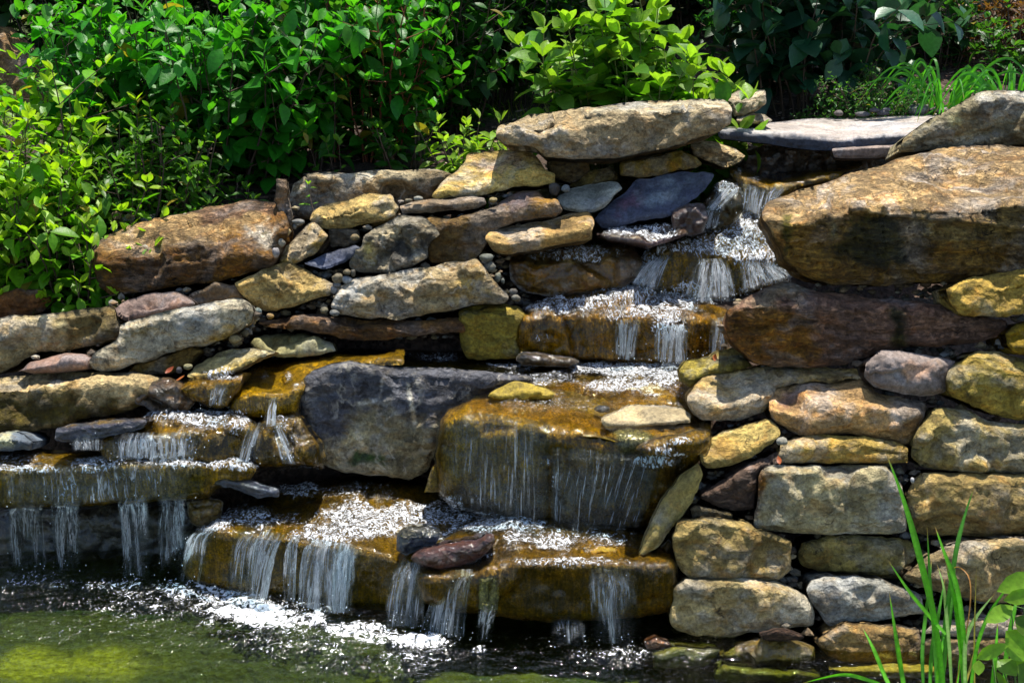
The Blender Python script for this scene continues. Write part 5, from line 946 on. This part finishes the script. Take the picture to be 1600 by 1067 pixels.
# seedlings
shrub('seedling', 'bright pale green seedling with toothed leaves beside the long capstone', 'seedling', 742, 6.72, .46, .16, .09, 10, .11, .045, .045, (.13, .25, .02), (.24, .36, .04), 15, lean=.6, t0=.15, twigs=.2)
shrub('seedling', 'tiny bright seedling growing in front of the white-patched boulder', 'seedling', 488, 6.25, .2, .02, .02, 1, .055, .025, .035, (.1, .25, .015), (.2, .33, .03), 16, twigs=0, t0=.2, z=float(at(488, 338, 6.25)[2]), r0=.003)
shrub('seedling', 'slender sprout standing among the dark bushes', 'seedling', 520, 6.8, .36, .08, .05, 3, .09, .04, .06, (.06, .17, .014), (.1, .22, .02), 17, twigs=.1, r0=.003)
shrub('seedling', 'shaded green sprouts at the foot of the reddish-stemmed bush', 'seedling', 640, 6.95, .4, .2, .1, 9, .1, .05, .06, (.035, .12, .012), (.07, .18, .02), 18, twigs=.2)
# far background hedge and trees
for k, (u_, Y_, H_, c_) in enumerate([(-60, 9.4, 2.0, GD), (170, 9.2, 2.2, GD), (420, 9.5, 2.3, (.03, .09, .012)), (640, 10.4, 2.4, (.02, .06, .012)), (880, 9.6, 2.2, GD), (1120, 9.8, 2.2, (.012, .05, .02)), (1330, 9.7, 2.0, (.012, .05, .02))]):
    labs = ['dark bush in the far background at the left edge', 'dark bush behind the tall broad-leaved bush at upper left', 'mid green background bush behind the drooping-leaved bush', 'far dim bush seen past the reddish-stemmed bush', 'dark background bush behind the bright whorled bush', 'background bush between the bright bush and the large-leaved one', 'blue-green background bush behind the large-leaved bush']
    shrub('bush', labs[k], 'bush', u_, Y_, H_, .8, .4, 40, .14, .075, .095, t0=.04, col= c_, tip=np.array(c_) * 1.8, seed=40 + k, twigs=.5, group='background bushes behind the falls')
for k, u_ in enumerate([-120, 230, 560, 900, 1230, 1560]):
    shrub('hedge_shrub', ['hedge shrub at the far left end of the background row', 'hedge shrub second from the left in the background row', 'hedge shrub in the background row, left of the picture centre', 'hedge shrub in the background row behind the capstone bush', 'hedge shrub in the background row above the slate slab', 'hedge shrub at the right end of the background row'][k], 'bush', u_, 10.9 + .3 * (k % 2), 2.2, 1.0, .4, 42, .15, .085, .11, (.014, .05, .01), (.03, .09, .012), 80 + k, twigs=.5, t0=.03, group='hedge row far behind the falls')
def tree(label, x, y, h, cr, seed):
    rg = random.Random(seed); z0 = gz(x, y) - .05; root = empty('tree', (x, y, z0)); tag(root, label, 'tree', 'trees far behind the falls')
    tb, lv = Tubes(), Leaves(); P = [np.array([x + rg.gauss(0, .05) * i, y, z0 + h * .6 * i / 5]) for i in range(6)]; tb.add(P, .13, .07, np.array((.06, .045, .035)), 9)
    for k in range(16):
        t = rg.uniform(.5, 1); p = polyat(P, t); a = rg.uniform(0, 6.3); e = p + np.array([math.cos(a) * cr * rg.uniform(.5, 1), math.sin(a) * cr * rg.uniform(.5, 1), rg.uniform(.1, .5) * h])
        m_ = [p, (p + e) / 2 + np.array([0, 0, .15]), e]; tb.add(m_, .035, .01, np.array((.06, .045, .035)), 5)
        for j in range(95):
            q = e + np.array([rg.gauss(0, .34), rg.gauss(0, .34), rg.gauss(0, .26)]); b_ = rg.uniform(0, 6.3)
            lv.add(q, (math.cos(b_), math.sin(b_), rg.uniform(-.6, .2)), (rg.gauss(0, .5), rg.gauss(0, .5), 1), rg.uniform(.1, .17), .075, np.array((.03, .1, .013)) * rg.uniform(.6, 1.5))
    lv.build('crown', LEAF, root); tb.build('trunk', root)
tree('tall leafy tree far behind the bushes at left', -2.6, 14.2, 4.2, 1.5, 61)
tree('tall leafy tree far behind the centre of the falls', -.2, 14.8, 4.5, 1.6, 62)
tree('tall leafy tree far behind the slate slab', 2.0, 14.0, 4.0, 1.5, 63)
tree('tall leafy tree far behind at the right', 4.4, 15.2, 4.5, 1.7, 64)

# blades
def blade(lvV, lvF, lvC, pts, w, c, fold=.25):
    pts = np.array(pts, float); k = len(pts); ts = np.linspace(0, k - 1, 17); P3 = []
    for t in ts:                                  # Catmull-Rom
        i = min(int(t), k - 2); f = t - i; p0, p1, p2, p3 = pts[max(i - 1, 0)], pts[i], pts[i + 1], pts[min(i + 2, k - 1)]
        P3.append(.5 * (2 * p1 + (p2 - p0) * f + (2 * p0 - 5 * p1 + 4 * p2 - p3) * f * f + (3 * p1 - p0 - 3 * p2 + p3) * f ** 3))
    P3 = np.array(P3); b_ = len(lvV); n = len(P3)
    for i in range(n):
        t = P3[min(i + 1, n - 1)] - P3[max(i - 1, 0)]; x = np.cross(t, (0.15, -1, .2)); x /= np.linalg.norm(x) + 1e-9; nn = np.cross(x, t); nn /= np.linalg.norm(nn) + 1e-9
        s = i / (n - 1); ww = w * min(1, (1 - s) * 2.4 + .02) * (.7 + .3 * min(1, s * 4))
        for sd in (-1, 0, 1): lvV.append(P3[i] + x * sd * ww * .5 + nn * abs(sd) * ww * fold * .5); lvC.append((np.array(c) * (1 if sd else 1.5) * (.85 + .3 * ((i * 7 + b_) % 5) / 5)) if s < .93 else np.array((.3, .2, .06)))
    for i in range(n - 1):
        for e in range(2): lvF.append((b_ + i * 3 + e, b_ + i * 3 + e + 1, b_ + i * 3 + e + 4, b_ + i * 3 + e + 3))
# daylilies
for lab, u_, Y_, sd, nb in (('arching strap-leaved daylily clump beside the slate slab', 1475, 7.35, 71, 46), ('arching daylily clump at the right edge above the lichen-spotted boulder', 1580, 7.2, 72, 52)):
    rg = random.Random(sd); x0 = xu(u_, Y_); z0 = gz(x0, Y_) - .02; root = empty('daylily', (x0, Y_, z0)); tag(root, lab, 'plant', 'daylily clumps')
    V, F, C = [], [], []
    for k in range(nb):
        a = rg.uniform(0, 6.3); R_ = rg.uniform(.12, .4); h_ = rg.uniform(.25, .48)
        d = np.array([math.cos(a), math.sin(a) * .7, 0]); b0 = np.array([x0, Y_, z0]) + d * .04
        blade(V, F, C, [b0, b0 + d * R_ * .3 + np.array([0, 0, h_ * .75]), b0 + d * R_ * .75 + np.array([0, 0, h_]), b0 + d * R_ * 1.25 + np.array([0, 0, h_ * rg.uniform(.4, .8)])], rg.uniform(.012, .019), np.array((.05, .2, .02)) * rg.uniform(.6, 1.4))
    mesh_obj('blades', np.array(V), np.array(F), LEAF, root, (x0, Y_, z0), np.array(C))
# foreground grass: every blade a part
base = at(1540, 1180, 4.0); root = empty('grass_clump', tuple(float(q) for q in base)); tag(root, 'tall bright green grass blades in the right foreground', 'grass')
BL = [('I', [(1250, 1200), (1200, 800), (1130, 500), (1060, 250), (978, 30)], 3.95, .019, 0), ('I', [(1215, 1200), (1200, 900), (1180, 640), (1165, 360)], 4.0, .013, 1), ('N', [(440, 1250), (395, 1000), (340, 650), (280, 240)], 3.9, .014, 0), ('N', [(340, 1200), (240, 1000), (140, 760), (38, 560)], 3.88, .012, 0),
      ('I', [(1330, 1200), (1330, 900), (1300, 650), (1240, 480), (1200, 365)], 3.95, .015, 0), ('I', [(1200, 1180), (1240, 850), (1290, 500), (1330, 330), (1380, 182)], 4.02, .015, 1), ('I', [(1250, 850), (1170, 760), (1080, 650), (990, 515)], 3.97, .011, 0),
      ('N', [(590, 1200), (575, 800), (600, 500), (640, 200), (660, -60)], 4.02, .012, 1), ('N', [(640, 1200), (660, 780), (720, 450), (780, 120)], 4.03, .013, 1), ('N', [(740, 1200), (780, 800), (830, 400), (880, -40)], 4.05, .014, 1),
      ('N', [(960, 1200), (930, 800), (880, 400), (780, -30)], 3.93, .02, 0), ('N', [(840, 1200), (820, 800), (790, 450), (765, 200), (706, 0)], 3.97, .011, 2), ('N', [(1000, 1200), (1060, 750), (1200, 400), (1484, 40)], 3.9, .012, 0),
      ('N', [(930, 1200), (1010, 900), (1120, 560), (1200, 420)], 3.95, .008, 3), ('N', [(960, 1150), (960, 700), (1060, 470), (1230, 260)], 3.93, .013, 2), ('N', [(1180, 1250), (1220, 900), (1250, 520)], 3.85, .014, 0), ('N', [(1300, 1200), (1330, 750), (1400, 400), (1430, 300)], 3.85, .014, 0),
      ('N', [(1045, 1200), (1040, 700), (1060, 0)], 3.9, .005, 3), ('N', [(300, 1120), (100, 1040), (-150, 990), (-520, 1075)], 3.9, .011, 0), ('N', [(870, 1100), (990, 480), (1000, 150), (900, 30), (820, 70)], 3.95, .004, 4), ('N', [(700, 1200), (720, 900), (760, 700), (770, 560)], 3.95, .01, 0),
      ('N', [(880, 1200), (905, 900), (940, 560), (910, 190)], 3.98, .006, 0)]
BC = [(.07, .26, .012), (.05, .18, .02), (.16, .27, .08), (.26, .2, .04), (.28, .13, .04)]
for k, (key, pts, D, w_, ci) in enumerate(BL):
    q = PX(key, pts); rg = random.Random(k); V, F, C = [], [], []
    P3 = [at(a[0], a[1], D + .05 * j + rg.uniform(-.02, .02)) for j, a in enumerate(q)]
    blade(V, F, C, P3, w_ * 1.1, np.array(BC[ci]) * 1.25)
    mesh_obj('grass_blade', np.array(V), np.array(F), LEAF, root, tuple(root.location), np.array(C))
# foreground leafy plant
base = at(1590, 1200, 3.8); root = empty('leafy_plant', tuple(float(q) for q in base)); tag(root, 'lime green leafy plant at the bottom right corner', 'plant')
lv, tb = Leaves(), Tubes(); rg = random.Random(9)
for pts in ([(1440, 1300), (1390, 900), (1380, 500), (1360, 330)], [(1500, 1250), (1500, 800), (1484, 400), (1400, 380)], [(1250, 1200), (1200, 830), (1060, 850)], [(1400, 1250), (1300, 950), (1240, 810)]):
    q = PX('N', pts); tb.add([at(a[0], a[1], 3.8 + .02 * j) for j, a in enumerate(q)], .003, .0015, np.array((.06, .12, .02)))
for a, b_, L_, W_, sh in (((1390, 380), (1120, 540), 0, .05, 1.0), ((1240, 250), (1640, 90), 0, .06, 1.1), ((1300, 330), (1620, 260), 0, .045, 1.0), ((1060, 850), (1330, 720), 0, .04, 1.1), ((1080, 860), (1080, 1000), 0, .035, .9), ((1320, 600), (1560, 850), 0, .1, 1.2), ((1250, 860), (1420, 1010), 0, .06, .8), ((1360, 890), (1600, 760), 0, .06, 1.0), ((1400, 480), (1600, 640), 0, .07, .45), ((1430, 900), (1620, 1120), 0, .11, .6), ((1340, 1180), (1240, 960), 0, .03, .7), ((1500, 700), (1650, 760), 0, .08, .9)):
    p0 = at(*PX('N', [a])[0], 3.78 + rg.uniform(-.03, .03)); p1 = at(*PX('N', [b_])[0], 3.74 + rg.uniform(-.06, .04)); L_ = float(np.linalg.norm(p1 - p0))
    lv.add(p0, p1 - p0, (rg.gauss(0, .3), -.7, .6 + rg.gauss(0, .2)), L_, W_, np.array((.15, .29, .02)) * sh, rg.uniform(-.1, .2))
lv.build('foliage', LEAF, root); tb.build('stems', root)
# dead leaves
def dead(label, key, x, y, D, L_, sd, c):
    rg = random.Random(sd); x0, y0, s_ = KEY[key]; p = at(x0 + x / s_, y0 + y / s_, D); e = empty('dead_leaf', tuple(float(q) for q in p)); lv = Leaves(); a = rg.uniform(0, 6.3)
    lv.add(p, (math.cos(a), math.sin(a), .1), (rg.gauss(0, .3), -.4, 1), L_, L_ * .5, np.array(c), -.5); o = lv.build('dead_leaf', LEAF, None); bpy.data.objects.remove(e); tag(o, label, 'leaf')
dead('red-brown dead leaf on the left bank nearest the pale stone', 'L', 1030, 572, 5.33, .04, 1, (.3, .07, .03))
dead('orange dead leaf lying at the golden shelf corner', 'L', 1100, 615, 5.3, .045, 2, (.4, .12, .04))
dead('orange dead leaf on top of the large rough block', 'I', 510, 92, 4.7, .035, 3, (.4, .1, .03))
dead('rust-red leaf on the mossy rock at the stream edge', 'F', 218, 622, 5.2, .035, 4, (.3, .08, .03))
# moss tuft on the rough block, lawn, mulch
def tufts(name, label, cat, pts, h_, w_, cols, seed, n_per=1, down=0.0):
    rg = random.Random(seed); lv = Leaves()
    for p in pts:
        for _ in range(n_per):
            a = rg.uniform(0, 6.3); d = np.array([math.cos(a) * rg.uniform(.2, .7), math.sin(a) * rg.uniform(.2, .7), 1 - down])
            lv.add(np.array(p), d, (math.sin(a), -math.cos(a), .3), h_ * rg.uniform(.5, 1.3), w_, np.array(cols[rg.randrange(len(cols))]) * rg.uniform(.7, 1.3), rg.uniform(0, .5))
    o = lv.build(name, LEAF, None, ((0, .8), (.5, .7), (1, 0))); tag(o, label, cat, None, 'stuff')
rg = random.Random(3); pts = []
for k in range(5200):
    x, y = rg.uniform(-3.6, .3), 7.9 + 3.6 * rg.random() ** 1.3; pts.append((x, y, gz(x, y)))
tufts('lawn_grass', 'sunny lawn grass beyond the dark bushes', 'grass', pts, .07, .006, [(.1, .2, .015), (.14, .22, .02), (.2, .2, .05)], 5)
lv = Leaves(); xs_ = np.array([rg.uniform(-1.6, 3.6) for _ in range(5200)]); ys_ = np.array([rg.uniform(6.55, 10.5) for _ in range(5200)]); zs_ = ground_z(xs_, ys_)
for x, y, z in zip(xs_, ys_, zs_):
    if .7 < x < 2.6 and y < 7.22: continue
    a = rg.uniform(0, 6.3); lv.add(np.array((x, y, z + rg.uniform(.0, .02))), (math.cos(a), math.sin(a), rg.uniform(-.2, .3)), (rg.gauss(0, .3), rg.gauss(0, .3), 1), rg.uniform(.02, .06), rg.uniform(.008, .02), np.array(((.16, .09, .06), (.22, .15, .1), (.08, .045, .03), (.3, .22, .17))[rg.randrange(4)]), rg.uniform(-.2, .2))
tag(lv.build('mulch_chips', BARK, None, ((0, .7), (.5, 1), (1, .6))), 'brown bark mulch chips under the bushes', 'mulch', None, 'stuff')
